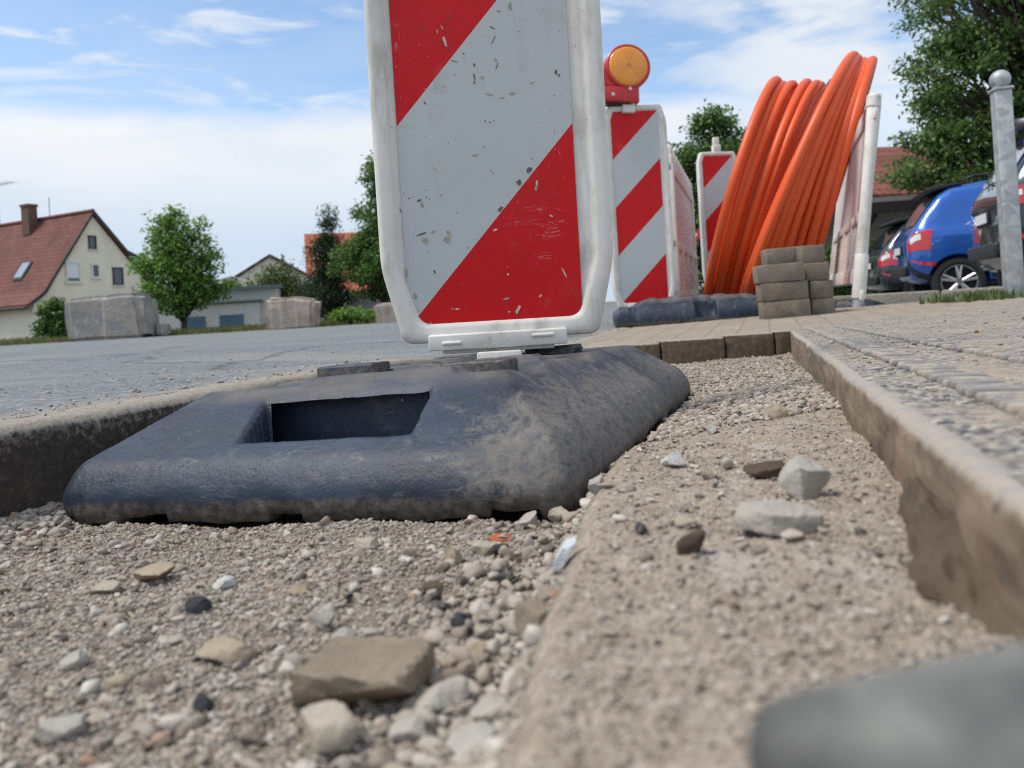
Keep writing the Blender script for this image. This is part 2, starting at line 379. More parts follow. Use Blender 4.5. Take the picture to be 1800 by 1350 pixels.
# far edge of the trench: upright edge stones
mb = MB(); x0 = .09
for L in (.16, .205, .20, .155, .055):
    x1 = x0+L-.005; xm = (x0+x1)/2; z1 = float(PV(xm, 2.4))+.002
    mb.box((xm, 2.405+.004*random.uniform(-1, 1), z1-.075), (x1-x0, .06, .15)); x0 += L
tag(mb.build('pavement_edge', PEDGE, bevel=.006, seg=3), kind='structure')
# car park beyond the pavement, lower
V = [(1.2,3.6,-.30),(30,3.0,-.30),(60,60,-.42),(-1.5,60,-.42),(1.0,4.7,-.30)]
def m_park(t, b):
    p = t.pos(); return t.ramp(t.noise(p, 6, 5, .6), [(.3, (.12,.12,.12)), (.7, (.2,.195,.185))])
PARKM = mat('car_park', m_park, .9)
yp = np.linspace(3.0, 34, 60)
tag(surf('car_park', lambda y: np.where(y < 4.8, 1.0, 1.0+.05*(y-4.8)), lambda y: 10+y*1.2, yp, 60, lambda x, y: -.27-.13*sst(y, 3, 12), PARKM), kind='structure')
exec_after = []

# ------------------------------------------------------------------ rubber foot plates
def m_rubber(dust, seed):
    def fn(t, b):
        p = t.vm('ADD', t.obj(), (seed, seed*.7, 0)); op = t.sep(t.obj()); nz = t.sep(t.n('ShaderNodeNewGeometry', out=1))
        base = t.ramp(t.noise(p, 9, 5, .6), [(.3, (.012,.020,.036)), (.6, (.023,.038,.068)), (.8, (.042,.060,.098))])
        # old dirt: more on the traffic side (+x) and along the lower rim
        side = t.ss(t.m('ADD', op[0], t.m('MULTIPLY', t.m('SUBTRACT', t.noise(p, 14, 4), .5), .12)), .13, .20)
        dn = t.noise(t.scale(p, (44, 20, 40)), 2.2, 8, .82, .8)
        f = t.m('MULTIPLY', t.ss(dn, t.m('SUBTRACT', .60, t.m('MULTIPLY', side, .28)), t.m('SUBTRACT', .80, t.m('MULTIPLY', side, .22))), dust)
        top = t.m('MULTIPLY', t.ss(op[2], .085, .097), t.ss(t.noise(p, 20, 4), .35, .65, .25, .75))
        f = t.m('MAXIMUM', t.m('MULTIPLY', f, t.m('ADD', .38, t.m('MULTIPLY', side, .42))), t.m('MULTIPLY', top, .8))
        col = t.mix(f, base, t.mix(t.noise(p, 60, 4), (.13,.122,.11,1), (.24,.218,.19,1)))
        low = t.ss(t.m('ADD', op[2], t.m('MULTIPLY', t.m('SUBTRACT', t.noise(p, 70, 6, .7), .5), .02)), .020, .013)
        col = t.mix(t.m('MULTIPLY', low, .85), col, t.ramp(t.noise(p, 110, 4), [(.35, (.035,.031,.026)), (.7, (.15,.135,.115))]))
        sm = t.m('MULTIPLY', t.ss(t.noise(t.scale(p, (5, 9, 9)), 2.2, 5, .7), .55, .70), .42)
        col = t.mix(sm, col, (.20,.19,.175,1))
        pit = t.ss(t.noise(t.scale(p, (60, 30, 90)), 1.7, 4, .7), .66, .74)
        col = t.mix(t.m('MULTIPLY', pit, t.m('ADD', .45, t.m('MULTIPLY', side, .4))), col, (.012,.013,.016,1))
        spk = t.m('MULTIPLY', t.ss(t.vor(p, 38), .055, .035), t.ss(t.sep(t.vor(p, 38, out=1))[0], .80, .82))
        col = t.mix(spk, col, (.5,.47,.42,1))
        sc1 = t.m('MULTIPLY', t.ss(t.m('ABSOLUTE', t.m('SUBTRACT', t.noise(t.scale(p, (9, 40, 40)), 1, 3, .5, 1.0), .5)), .012, .003), t.ss(t.noise(p, 13, 3), .5, .62))
        col = t.mix(t.m('MULTIPLY', sc1, .35), col, (.20,.20,.19,1))
        blt = t.m('MULTIPLY', t.ss(t.noise(t.scale(p, (16, 22, 22)), 2.0, 6, .75), .54, .66), t.ss(t.noise(p, 7, 3), .42, .6))
        col = t.mix(t.m('MULTIPLY', blt, .38), col, (.155,.145,.125,1))
        fine = t.ss(t.noise(p, 420, 3, .7), .60, .70); col = t.mix(t.m('MULTIPLY', fine, .25), col, (.16,.155,.15,1))
        h = t.m('SUBTRACT', t.m('ADD', t.noise(p, 120, 5, .6), t.m('MULTIPLY', t.noise(p, 420, 3, .7), .5)), t.m('MULTIPLY', pit, .8))
        return {'Base Color': col, 'Normal': t.bump(h, .6, .0016), 'Roughness': t.m('ADD', .50, t.m('MULTIPLY', f, .4))}
    return fn
RUB1 = mat('recycled_rubber', m_rubber(1.0, 0.0), .6, spec=.4)
RUB2 = mat('recycled_rubber_far', m_rubber(.8, 3.3), .65, spec=.4)
def smin(a, b, k):
    h = np.clip(.5+.5*(b-a)/k, 0, 1); return b*(1-h)+a*h-k*h*(1-h)
def foot_plate(name, W, L, H, HN, i_f, i_s, mt, res=.0024, parent=None, open_hole=False, step=False):
    nx_, ny_ = int(W/res), int(L/res)
    xs = np.linspace(-W/2, W/2, nx_); yl = np.linspace(-L/2, L/2, ny_); X, Y = np.meshgrid(xs, yl)
    def slope(dd, i): return HN+(H-HN)*dd/i-.012*np.clip(1-dd/.020, 0, 1)**2.2
    zf = slope(Y+L/2, i_f); zb = slope(L/2-Y, i_f); zl = slope(X+W/2, i_s); zr = slope(W/2-X, i_s)
    # scallops along the long sides
    k = .0035
    Z = smin(smin(zf, zb, k), smin(zl, zr, k), k); Z = smin(Z, np.full_like(Z, H), .0025)
    for sx in (-1, 1):                                   # oval hollows at the shoulder and long scallops below
        for yc, dp in ((-.235, .010), (-.04, .009), (.15, .010)):
            e = ((X*sx-(W/2-i_s-.018))/.034)**2+((Y-yc)/.062)**2
            Z -= dp*sst(1-e, 0, .55)
        Z -= .003*sst(X*sx, W/2-i_s, W/2-.02)*(.5+.5*np.cos((Y+.04)*2*np.pi/.19))*(np.abs(Y) < L/2-.1)
    # hand hole in each end slope
    for sy in (-1, 1):
        yy = Y*sy+L/2
        yb, yt, xb0, xb1, xt0, xt1 = (.034, .092, -.059, .101, -.073, .097) if sy > 0 else (.036, .108, -.10, .10, -.10, .10)
        q = (yy-yb)/(yt-yb); l0 = xb0+(xt0-xb0)*q; l1 = xb1+(xt1-xb1)*q
        dd = np.minimum(np.minimum(yy-yb, yt-yy), np.minimum(X-l0, l1-X))
        lip = sst(yt+.008-yy, 0, .010)*sst(np.minimum(X-l0+.008, l1+.002-X), 0, .008)*sst(yy-yb, -.001, .002)
        Z = Z-.004*lip*(yy > yb-.002)*(yy < yt+.012)
        Z = np.where(dd > 0, np.maximum(Z-np.clip(dd/.0022, 0, 1)*.085, .004), Z)
    if step:                                             # deep cut-out in the middle of each long side
        e = sst(.052-np.abs(Y+.03), -.002, .004)*sst(np.abs(X)-(W/2-.085), -.002, .004); Z = Z-np.minimum(e*.075, Z-.02)
        e = sst(.16-np.abs(np.abs(Y+.03)-.21), -.002, .01)*sst(np.abs(X)-(W/2-.045), -.002, .006); Z = Z-e*.008
    # raised rests and slots on the plateau
    for (x0, x1, y0, y1, hh) in PADS:
        a = sst(np.minimum(np.minimum(X-x0, x1-X), np.minimum(Y-y0, y1-Y)), -.0015, .0025); Z = Z+hh*a
    Z = Z+.0007*vn2(X*40, Y*40, 3)+.0004*vn2(X*130, Y*130, 6)+.0006*vn2(X*9, Y*9, 1)
    # rounded plan corners
    r = .022; Xc, Yc = X.copy(), Y.copy()
    u = np.clip((np.abs(X)-(W/2-r))/r, 0, 1); v = np.clip((np.abs(Y)-(L/2-r))/r, 0, 1)
    m_ = np.maximum(u, v); e = np.hypot(u, v); f = np.where((u > 0) & (v > 0), m_/np.maximum(e, 1e-6), 1)
    Xc = np.where((u > 0) & (v > 0), np.sign(X)*(W/2-r+u*f*r), X); Yc = np.where((u > 0) & (v > 0), np.sign(Y)*(L/2-r+v*f*r), Y)
    V = np.stack([Xc, Yc, Z], -1).reshape(-1, 3); Fc = grid_faces(ny_, nx_)
    if open_hole:                                        # the hand hole opens into the hollow plate behind its inner edge
        fy = V[Fc][:, :, 1].mean(1)+L/2; fz = V[Fc][:, :, 2]; fx = V[Fc][:, :, 0].mean(1)
        rem = (fy > .086) & (fy < .100) & (fz.min(1) < .05) & (fx > -.069) & (fx < .094); Fc = Fc[~rem]
    idx = np.arange(nx_*ny_).reshape(ny_, nx_)
    ring = np.concatenate([idx[0, :-1], idx[:-1, -1], idx[-1, :0:-1], idx[:0:-1, 0]])
    P = V[ring]; nr = len(ring); Vs = [V]; Fs = [Fc]; prev = ring; n0 = len(V)
    cum = np.cumsum(np.hypot(*(np.roll(P[:, :2], -1, 0)-P[:, :2]).T))
    nt = vn2(cum*21, cum*0, 2) > .22; bot = np.where(nt, .0065, .0)+.0025*vn2(cum*45, cum*0, 7)
    for s_, ex in ((.2, .0022), (.45, .003), (.7, .0022), (1.0, -.0005), (1.001, -.03)):
        z = P[:, 2]*(1-s_)+bot*min(s_, 1); z = np.where(s_ < 1, z, bot)
        nrm = P[:, :2]/np.maximum(np.linalg.norm(P[:, :2], axis=1, keepdims=True), 1e-6)
        nz_ = .0012*vn3(P[:, 0]*60, P[:, 1]*60, z*60)
        Q = np.column_stack([P[:, :2]+nrm*(ex+nz_[:, None]), z]); Vs.append(Q); cur = np.arange(nr)+n0; n0 += nr
        Fs.append(np.stack([prev, cur, np.roll(cur, -1), np.roll(prev, -1)], 1)); prev = cur
    me = np_mesh(name, np.concatenate(Vs), np.concatenate(Fs))
    return link(name, me, mt, parent)
PADS = [(-.148,.02,-.13,-.10,.005), (-.05,.107,-.30,-.25,.006), (.05,.148,-.165,-.115,.005), (-.13,-.02,-.06,-.03,.005), (.03,.145,-.06,-.03,.006), (-.13,.13,.09,.125,.006), (-.12,.02,.20,.23,.005)]
base1 = foot_plate('foot_plate', BW, BL, BH, .0405, .1108, .0779, RUB1, .0021, None, True)
tag(base1, 'large dark blue-grey rubber foot plate with hand hole, lying on the trench gravel', 'foot plate')
base1.matrix_world = Matrix.Translation(Vector((.0319, .5276, -.1468)) + MB3 @ Vector((-BW/2, BL/2, 0))) @ MB3.to_4x4()

mb = MB(); mb.box((.013, -BL/2+.125, .046), (.30, .012, .084)); mb.build('hole_back', RUB1, base1, bevel=.003)
for x_, y_, w_, d_, h_ in ((-.082,-.150,.072,.045,.018), (.098,-.215,.070,.040,.012), (-.108,.225,.07,.05,.012), (.085,.110,.07,.05,.015), (.05,.245,.08,.05,.008), (-.09,.02,.07,.04,.008)):
    mb = MB(); mb.box((0, 0, 0), (w_, d_, h_+.02)); o = mb.build('rest_pad', RUB1, base1, bevel=.0028, seg=3); o.location = (x_, y_, BH-.006+h_/2-.008); o.rotation_euler = (random.uniform(-.02, .02), random.uniform(-.02, .02), random.uniform(-.05, .05))
# ------------------------------------------------------------------ beacons
RED = (.58, .006, .010)
def m_film(seed, wear, slope_, per, off):
    def fn(t, b):
        o = t.obj(); x, y, z = t.sep(o); p = t.vm('ADD', o, (seed, 0, seed*1.7))
        v = t.m('DIVIDE', t.m('SUBTRACT', z, t.m('ADD', t.m('MULTIPLY', t.m('ADD', x, off), slope_), 0)), per)
        st = t.m('LESS_THAN', t.m('FRACT', t.m('ADD', t.m('MULTIPLY', v, .5), 10.0)), .5)
        hex_ = t.m('MULTIPLY', t.ss(t.vor(p, 210, feature='DISTANCE_TO_EDGE'), 0, .08, .9, 1), 1)
        white = t.mix(t.noise(p, 7, 4), (.46,.50,.515,1), (.53,.57,.58,1))
        red = t.mix(t.ss(t.noise(p, 16, 5, .65), .45, .75, 0, .6), RED+(1,), (.47,.010,.014,1))
        col = t.mix(st, red, white)
        sm = t.m('MULTIPLY', t.ss(t.noise(t.scale(p, (9, 1, 5)), 1.3, 5, .65), .55, .72), .28*wear)
        col = t.mix(sm, col, (.30,.27,.22,1))
        # fine scratches: thin level lines of stretched noise in two directions
        s1 = t.noise(t.scale(p, (60, 1, 9)), 1, 3, .5, .6); s2 = t.noise(t.scale(p, (14, 1, 55)), 1, 3, .5, .8)
        g = t.ss(t.noise(p, 11, 3), .56, .66)
        k1 = t.m('MULTIPLY', t.ss(t.m('ABSOLUTE', t.m('SUBTRACT', s1, .5)), .004, .001), g)
        g2 = t.ss(t.noise(t.vm('ADD', p, (4, 0, 2)), 9, 3), .57, .65)
        k2 = t.m('MULTIPLY', t.ss(t.m('ABSOLUTE', t.m('SUBTRACT', s2, .5)), .004, .001), g2)
        col = t.mix(t.m('MULTIPLY', t.m('MAXIMUM', k1, k2), .6*wear), col, t.mix(st, (.62,.40,.38,1), (.16,.15,.14,1)))
        d_ = t.m('MULTIPLY', t.ss(t.vor(p, 95), .10, .05), t.ss(t.noise(p, 6, 3), .53, .62))
        col = t.mix(t.m('MULTIPLY', d_, .8*wear), col, t.mix(st, (.6,.5,.47,1), (.09,.085,.08,1)))
        return {'Base Color': col, 'Roughness': t.m('ADD', .30, t.m('MULTIPLY', t.noise(p, 20, 3), .2)), 'Normal': t.bump(t.noise(p, 9, 2), .12, .01)}
    return fn
def m_plast(seed):
    def fn(t, b):
        p = t.vm('ADD', t.obj(), (seed, seed, 0)); n = t.noise(t.scale(p, (26, 26, 7)), 1, 6, .7)
        col = t.mix(t.ss(t.noise(p, 10, 4, .6), .4, .75), (.72,.715,.68,1), (.60,.59,.545,1))
        col = t.mix(t.m('MULTIPLY', t.ss(n, .50, .70), .5), col, (.30,.265,.215,1))
        sp = t.m('MULTIPLY', t.ss(t.vor(p, 170), .20, .12), t.ss(t.noise(t.scale(p, (9, 9, 6)), 1, 3), .55, .63))
        sp2 = t.m('MULTIPLY', t.ss(t.noise(t.scale(p, (90, 90, 30)), 1, 4, .7), .64, .70), t.ss(t.noise(p, 5, 2), .5, .6))
        col = t.mix(t.m('MULTIPLY', t.m('MAXIMUM', sp, sp2), .75), col, (.10,.085,.07,1))
        return {'Base Color': col, 'Normal': t.bump(t.noise(p, 60, 4), .12, .003)}
    return fn
def flat_mat(name, c, rough=.5, **k): return mat(name, lambda t, b: tuple(c)+(1,), rough, **k)
def var_mat(name, c, amt=.25, scale=6, rough=.6, bump=.2, bd=.01, **k):
    def fn(t, b):
        p = t.obj(); n = t.noise(p, scale, 5, .6)
        return {'Base Color': t.mix(n, tuple(q*(1-amt) for q in c)+(1,), tuple(min(1, q*(1+amt)) for q in c)+(1,)), 'Normal': t.bump(t.noise(p, scale*7, 4), bump, bd)}
    return mat(name, fn, rough, **k)
CHIPW = var_mat('chip_pale', (.55,.5,.43), .35, 90, .8); SCUFF = var_mat('scuff_dark', (.13,.115,.095), .5, 120, .9); CHIPT = var_mat('chip_tan', (.36,.33,.275), .4, 120, .9)

def outline(hw, zb, zt, tap, tz, r, ins):
    """closed outline in x,z: straight sides, tapered lower and upper corners, rounded"""
    h = hw-ins; b_ = zb+ins; t_ = zt-ins
    P = [(-h, tz), (-h, t_-tz+0), (-(h-tap), t_), (h-tap, t_), (h, t_-tz), (h, tz), (h-tap, b_), (-(h-tap), b_)]
    out = []
    n = len(P)
    for i in range(n):
        a, p, c = Vector(P[i-1]), Vector(P[i]), Vector(P[(i+1) % n])
        d1 = min(r if abs(p.y-b_) < .001 or abs(p.y-t_) < .001 else .02, (a-p).length*.45); d2 = min(d1, (c-p).length*.45)
        A = p+(a-p).normalized()*d1; C = p+(c-p).normalized()*d2
        for k in range(6):
            q = k/5; out.append(tuple(A*(1-q)**2+p*2*q*(1-q)+C*q*q))
    return out
def beacon(parent, FW, FH, plast, film, marks=(), off=.006):
    hw = FW/2+.040; zb, zt = -.0235, FH+.03
    rg = lambda ins, y: [(x+off, y, z) for x, z in outline(hw, zb, zt, .025, .080, .015, ins)]
    mb = MB()
    mb.loft([rg(.012, .046), rg(.003, .044), rg(.0, .036), rg(0, .003), rg(.0008, -.0015), rg(.003, -.0045), rg(.0065, -.0062), rg(.0085, -.0066), rg(.0195, -.0062), rg(.0225, -.0052), rg(.0245, -.0022), rg(.0265, .0), rg(.030, .0012)])
    body = mb.build('frame', plast, parent, smooth=True)
    fm = MB(); fm.add([(-FW/2, -.0008, 0), (FW/2, -.0008, 0), (FW/2, -.0008, FH), (-FW/2, -.0008, FH)], [(0, 1, 2, 3)])
    rr = random.Random(5)
    for (x, z, a, b_, ang, mi) in marks:
        k = 11; ph = rr.random()*9; pts = []
        for i in range(k):
            q = 2*math.pi*i/k; ra = .65+.55*rr.random()
            ux, uz = math.cos(q)*a/2*ra, math.sin(q)*b_/2*ra
            pts.append((x+ux*math.cos(ang)-uz*math.sin(ang), -.00135-.0001*rr.random(), z+ux*math.sin(ang)+uz*math.cos(ang)))
        fm.add(pts, [tuple(range(k))], mi)
    fm.build('reflective_panel', [film, CHIPW, SCUFF, CHIPT], parent, fix=False)
    # foot bracket with its tongue
    br = MB()
    br.box((off-.005, .008, zb+.001), (.184, .055, .021)); br.box((off-.005, .012, zb-.012), (.15, .040, .007)); br.box((off-.066, -.0205, zb+.0), (.026, .004, .005)); br.box((off+.055, -.0205, zb+.004), (.03, .004, .005))
    br.build('foot_bracket', plast, parent, bevel=.004, seg=3)
    tg = MB(); tg.box((off-.004, .002, zb-.037), (.060, .05, .046)); tg.build('tongue', plast, parent, bevel=.003, seg=2)
Y1 = 1.035
pL, pR = at(720, 575, Y1), at(1025, 557, Y1); FW = (pR-pL).length
k1 = FW/305                                             # metres per photo pixel on this face
def film_xy(px, py):
    q = at(px, py, Y1)-(pL+pR)/2; return q.x, q.z
marks = []
rr = random.Random(4)
def mk(px, py, w_, h_, ang, mi): x, z = film_xy(px+ (575-py)*.017*(px-870)/160*.0, py); marks.append((x, z, w_*k1*.62, h_*k1*.8, ang, mi))
for a in [(783,80,9,24,.3,1),(778,55,5,12,.4,3),(770,62,3,9,.2,1),(690,226,7,4,0,1),(912,322,20,12,.3,2),(907,325,9,8,0,1),(930,300,20,9,.8,2),(880,368,18,8,.7,2),
          (943,325,7,20,-.2,1),(941,334,10,8,.4,3),(968,380,11,5,-.5,1),(910,545,9,22,-.5,1),(895,548,8,4,.2,1),(804,543,16,4,.0,1),(795,543,8,3,.2,3),(757,570,6,8,0,1),
          (765,298,17,5,-.7,1),(835,275,18,5,.1,3),(834,119,6,9,0,2),(834,140,5,16,.1,2),(834,150,4,8,0,2),(848,141,9,8,.2,3),(871,110,7,11,.2,3),(873,122,3,20,-.4,2),
          (868,75,3,26,-.5,2),(876,27,12,2.5,-.3,2),(896,18,10,20,-.1,3),(900,168,18,6,.1,3),(860,170,26,4,-.25,3),(883,176,22,2.5,0,3),(935,150,14,3,.4,3),(976,132,7,12,0,2),(981,137,5,8,0,2),
          (853,216,4,5,0,2),(861,218,6,3,.6,2),(851,260,3,4,0,2),(748,185,14,3,-1.0,2),(743,362,8,12,.2,3),(737,354,14,5,.3,2),(789,410,10,14,.5,3),(742,412,30,4,.25,2),(762,408,14,4,.4,3),(786,421,20,16,0,3),(748,423,18,12,0,3),
          (775,345,4,4,0,2),(720,350,5,3,.5,2),(705,370,3,14,.3,2),(764,478,10,5,-.8,2),(762,481,7,3,-.8,1),(730,520,9,14,0,3),(731,522,4,9,0,2),(715,480,7,20,0,3),(735,557,14,3,.3,2),
          (865,55,18,2.5,-.5,2),(815,100,9,2,.2,2),(800,113,20,2,-.3,2),(742,55,2,30,-.7,2),(788,42,2,26,-.5,2),(890,525,22,5,.1,3),(992,480,5,26,.4,1),(950,520,12,5,.6,1),(893,482,7,6,0,1),(870,405,14,5,.3,1)]: mk(*a)
for i in range(110):
    px, py = rr.uniform(700, 1010), rr.uniform(20, 560); s_ = rr.choice([1.2, 1.6, 2, 2.4]); mk(px, py, s_, s_*rr.uniform(.5, 2.2), rr.uniform(-1.5, 1.5), rr.choice([2, 2, 2, 3, 1]))
root = empty('traffic_beacon'); tag(root, 'large scratched red and white striped beacon standing in the trench foot plate', 'traffic beacon')
beacon(root, FW, .98, mat('scuffed_white_plastic', m_plast(0), .45), mat('worn_striped_film', m_film(0, 1.0, 1.108, .2685, FW/2), .42, spec=.25), marks)
xa = (pR-pL).normalized(); up = Vector((.0, -.035, 1)); ya = up.cross(xa).normalized(); za = xa.cross(ya)
root.matrix_world = Matrix.Translation((pL+pR)/2) @ Matrix((xa, ya, za)).transposed().to_4x4()

PL2 = mat('white_plastic', m_plast(2.2), .45); FILM2 = mat('striped_film', m_film(2.2, .5, 1.0, .25, .125), .42, spec=.25)
def beacon_at(name, px, py, Y, yaw, lean, label, FW_=.25, FH_=1.0):
    r = empty(name); tag(r, label, 'traffic beacon', 'striped guide beacons'); beacon(r, FW_, FH_, PL2, FILM2, [], .004)
    r.location = at(px, py, Y); r.rotation_euler = (lean, 0, yaw); return r
b2 = beacon_at('traffic_beacon', 1134, 532, 4.0, R(4), R(0), 'white guide beacon with red stripes carrying the amber warning lamp, behind the large one')
b3 = beacon_at('traffic_beacon', 1274, 500, 5.95, R(10), R(0), 'partly hidden striped beacon behind the orange conduit, with a bare white stub on top')
root['group'] = 'striped guide beacons'
mb = MB(); mb.box((.005, .02, 1.055), (.06, .045, .06)); mb.box((.005, .02, 1.11), (.045, .03, .07)); mb.build('stub', PL2, b3, bevel=.004)
# foot plates of the two beacons behind
m2 = foot_plate('foot_plate', .42, .82, .105, .060, .17, .055, RUB2, .004, None, False, True)
tag(m2, 'dusty dark foot plate on the paving, under the beacon with the amber lamp', 'foot plate', 'rubber foot plates'); base1['group'] = 'rubber foot plates'
m2.location = (.93, 3.92, float(PV(.9, 3.9))-.004); m2.rotation_euler = (0, -.015, R(84)); m2.scale = (1, 1, 1.2)
m3 = m2.copy(); COL.objects.link(m3); tag(m3, 'far dark foot plate hidden behind the orange conduit, under the beacon with the white stub')
m3.location = (b3.location.x, b3.location.y+.02, b3.location.z-.18); m3.rotation_euler = (0, 0, R(100))

# ------------------------------------------------------------------ warning lamp on the second beacon
LRED = var_mat('lamp_red_plastic', (.50,.022,.03), .15, 20, .38, .05)
def m_amber(t, b):
    x, y, z = t.sep(t.obj()); r = t.m('SQRT', t.m('ADD', t.m('MULTIPLY', x, x), t.m('MULTIPLY', z, z)))
    an = t.m('ARCTAN2', z, x); rings = t.m('SINE', t.m('MULTIPLY', r, 900)); gr = t.m('MULTIPLY', t.m('SINE', t.m('MULTIPLY', x, 1500)), t.m('SINE', t.m('MULTIPLY', z, 1500)))
    sect = t.ss(t.m('SINE', t.m('MULTIPLY', an, 3)), -.1, .1)
    c = t.mix(t.ss(r, .0, .022), (.36,.13,.02,1), (.78,.27,.015,1)); c = t.mix(t.m('MULTIPLY', sect, .35), c, (.88,.37,.03,1))
    return {'Base Color': c, 'Normal': t.bump(t.m('ADD', rings, gr), .35, .0008)}
AMB = mat('amber_lens', m_amber, .16, coat=.6); BLK = flat_mat('black_plastic', (.015,.015,.017), .5); SCREW = flat_mat('screw_metal', (.55,.5,.47), .4, metal=.6)
Yl = 3.97; lc = at(1104, 117, Yl); s_ = Yl/F
lamp = empty('warning_lamp', lc, (R(-4), R(3.4), R(8))); tag(lamp, 'amber warning lamp in a red plastic housing on top of a striped beacon', 'warning lamp')
mb = MB()
def circ(r, y, n=40, cx=0, cz=0): return [(cx+r*math.cos(2*math.pi*i/n), y, cz+r*math.sin(2*math.pi*i/n)) for i in range(n)]
R0 = 37*s_
mb.loft([circ(R0*.55, .085), circ(R0*.9, .075), circ(R0*1.06, .055), circ(R0*1.09, .015), circ(R0*1.09, -.004), circ(R0*1.04, -.010), circ(R0*.97, -.010), circ(R0*.95, .0)])
hs = mb.build('housing', LRED, lamp, smooth=True); hs.modifiers.new('e', 'EDGE_SPLIT').split_angle = R(40)
mb = MB(); sh = [(-47,-34),(-46,-12),(-40,12),(-31,26),(-20,30),(14,-10),(21,-28),(21,-36)]
mb.prism([(a*s_, b_*s_) for a, b_ in sh], .006, .066); mb.build('shoulder', LRED, lamp, bevel=.006, seg=3)
mb = MB(); mb.box((-13*s_, .032, -50*s_), (64*s_, .075, 28*s_)); mb.box((-28*s_, .030, -50*s_), (32*s_, .079, 25*s_)); mb.build('battery_box', LRED, lamp, bevel=.005, seg=2)
mb = MB(); mb.box((-46*s_, .036, -54*s_), (4*s_, .07, 26*s_)); mb.box((-20*s_, .036, -65*s_), (50*s_, .06, 3*s_)); mb.build('seal', BLK, lamp, bevel=.002)
mb = MB(); mb.loft([circ(R0*.965, -.004), circ(R0*.95, -.010), circ(R0*.90, -.013), circ(R0*.7, -.0165), circ(R0*.4, -.019), circ(R0*.12, -.020), circ(.0008, -.0202)]); mb.build('lens', AMB, lamp, smooth=True)
for a, b_ in ((2, -41), (-29, -52)):
    mb = MB(); mb.loft([circ(3.4*s_, -.004, 14, a*s_, b_*s_), circ(3.4*s_, -.0115, 14, a*s_, b_*s_), circ(2*s_, -.0125, 14, a*s_, b_*s_)]); mb.build('screw', SCREW, lamp)
mb = MB(); mb.box((2*s_, .03, -70*s_), (22*s_, .03, 20*s_)); mb.build('socket', PL2, lamp, bevel=.002)

# ------------------------------------------------------------------ orange conduit coils
def m_orange(t, b):
    p = t.pos(); c = t.mix(t.noise(p, 5, 4), (.66,.082,.016,1), (.76,.115,.026,1))
    c = t.mix(t.m('MULTIPLY', t.ss(t.noise(p, 14, 5, .7), .52, .75), .30), c, (.50,.22,.13,1))
    return {'Base Color': c, 'Normal': t.bump(t.noise(p, 30, 3), .06, .01)}
ORG = mat('orange_conduit', m_orange, .42, spec=.4)
def coil(name, bot, topp, R_, tw, nloop, spread, r, seed, label, fan=0.0):
    """bot, topp: lowest and highest point of the middle loop; tw: yaw of the ring's depth axis; spread: vector of the windings' advance"""
    rg = random.Random(seed); up = (topp-bot); Rv = up.length/2; U = up.normalized()
    V_ = Vector((math.sin(tw), math.cos(tw), 0)); V_ = (V_-U*V_.dot(U)).normalized(); path = []; n = 84
    ph = [rg.uniform(0, 6.28) for _ in range(6)]; jit = [(rg.uniform(-1, 1)*r*.9, rg.uniform(.955, 1.02), rg.uniform(-1, 1)*.05) for _ in range(nloop+2)]
    for i in range(int(nloop*n)+1):
        k = i/n; th = 2*math.pi*k; j = int(k); f = k-j; f = f*f*(3-2*f); a, b_ = jit[j], jit[j+1]
        ja = a[0]*(1-f)+b_[0]*f; jr = a[1]*(1-f)+b_[1]*f; jd = a[2]*(1-f)+b_[2]*f
        rad = Rv*jr; q = (k/nloop-.5)
        c = (bot+topp)/2+spread*q*(1+fan*math.cos(th))+spread.normalized()*ja
        c += V_*jd - U*(Rv-rad)
        p = c-U*math.cos(th)*rad+V_*math.sin(th)*R_*jr
        p.z = max(p.z, float(PV(p.x, 3.6))+r*.9)
        path.append(p)
    mb = MB(); mb.tube(path, r, 10); o = mb.build(name, ORG, None, smooth=True); tag(o, label, 'conduit coil', 'coils of orange conduit'); return o
coil('conduit_coil', at(1279, 545, 4.65), at(1412, 158, 4.65), .56, R(23.5), 13, Vector((.28, .04, .0)), .0255, 3, 'front coil of orange conduit, standing on edge behind the stacked pavers, nearer the beacons', -.14)
coil('conduit_coil', at(1350, 548, 4.50), at(1516, 113, 4.50), .58, R(23.5), 10, Vector((.27, .05, .0)), .0262, 8, 'taller coil of orange conduit leaning right, against the white barrier post', .55)
mb = MB(); arc = [at(1450+26*(1-math.cos(a))*.9, 168-34*math.sin(a)+6*(1-math.cos(a))*.2, 4.7) for a in np.linspace(0, 2.1, 14)]
mb.tube(arc, .006, 6); tag(mb.build('cable_loop', BLK, None, smooth=True), 'thin black cable loop sticking up between the two orange coils', 'cable')
mb = MB(); mb.tube([at(1425, 341, 4.02), at(1440, 330, 4.06)], .034, 12); tag(mb.build('tape_band', BLK, None, smooth=True), 'black tape band around the orange conduit near its right edge', 'tape')

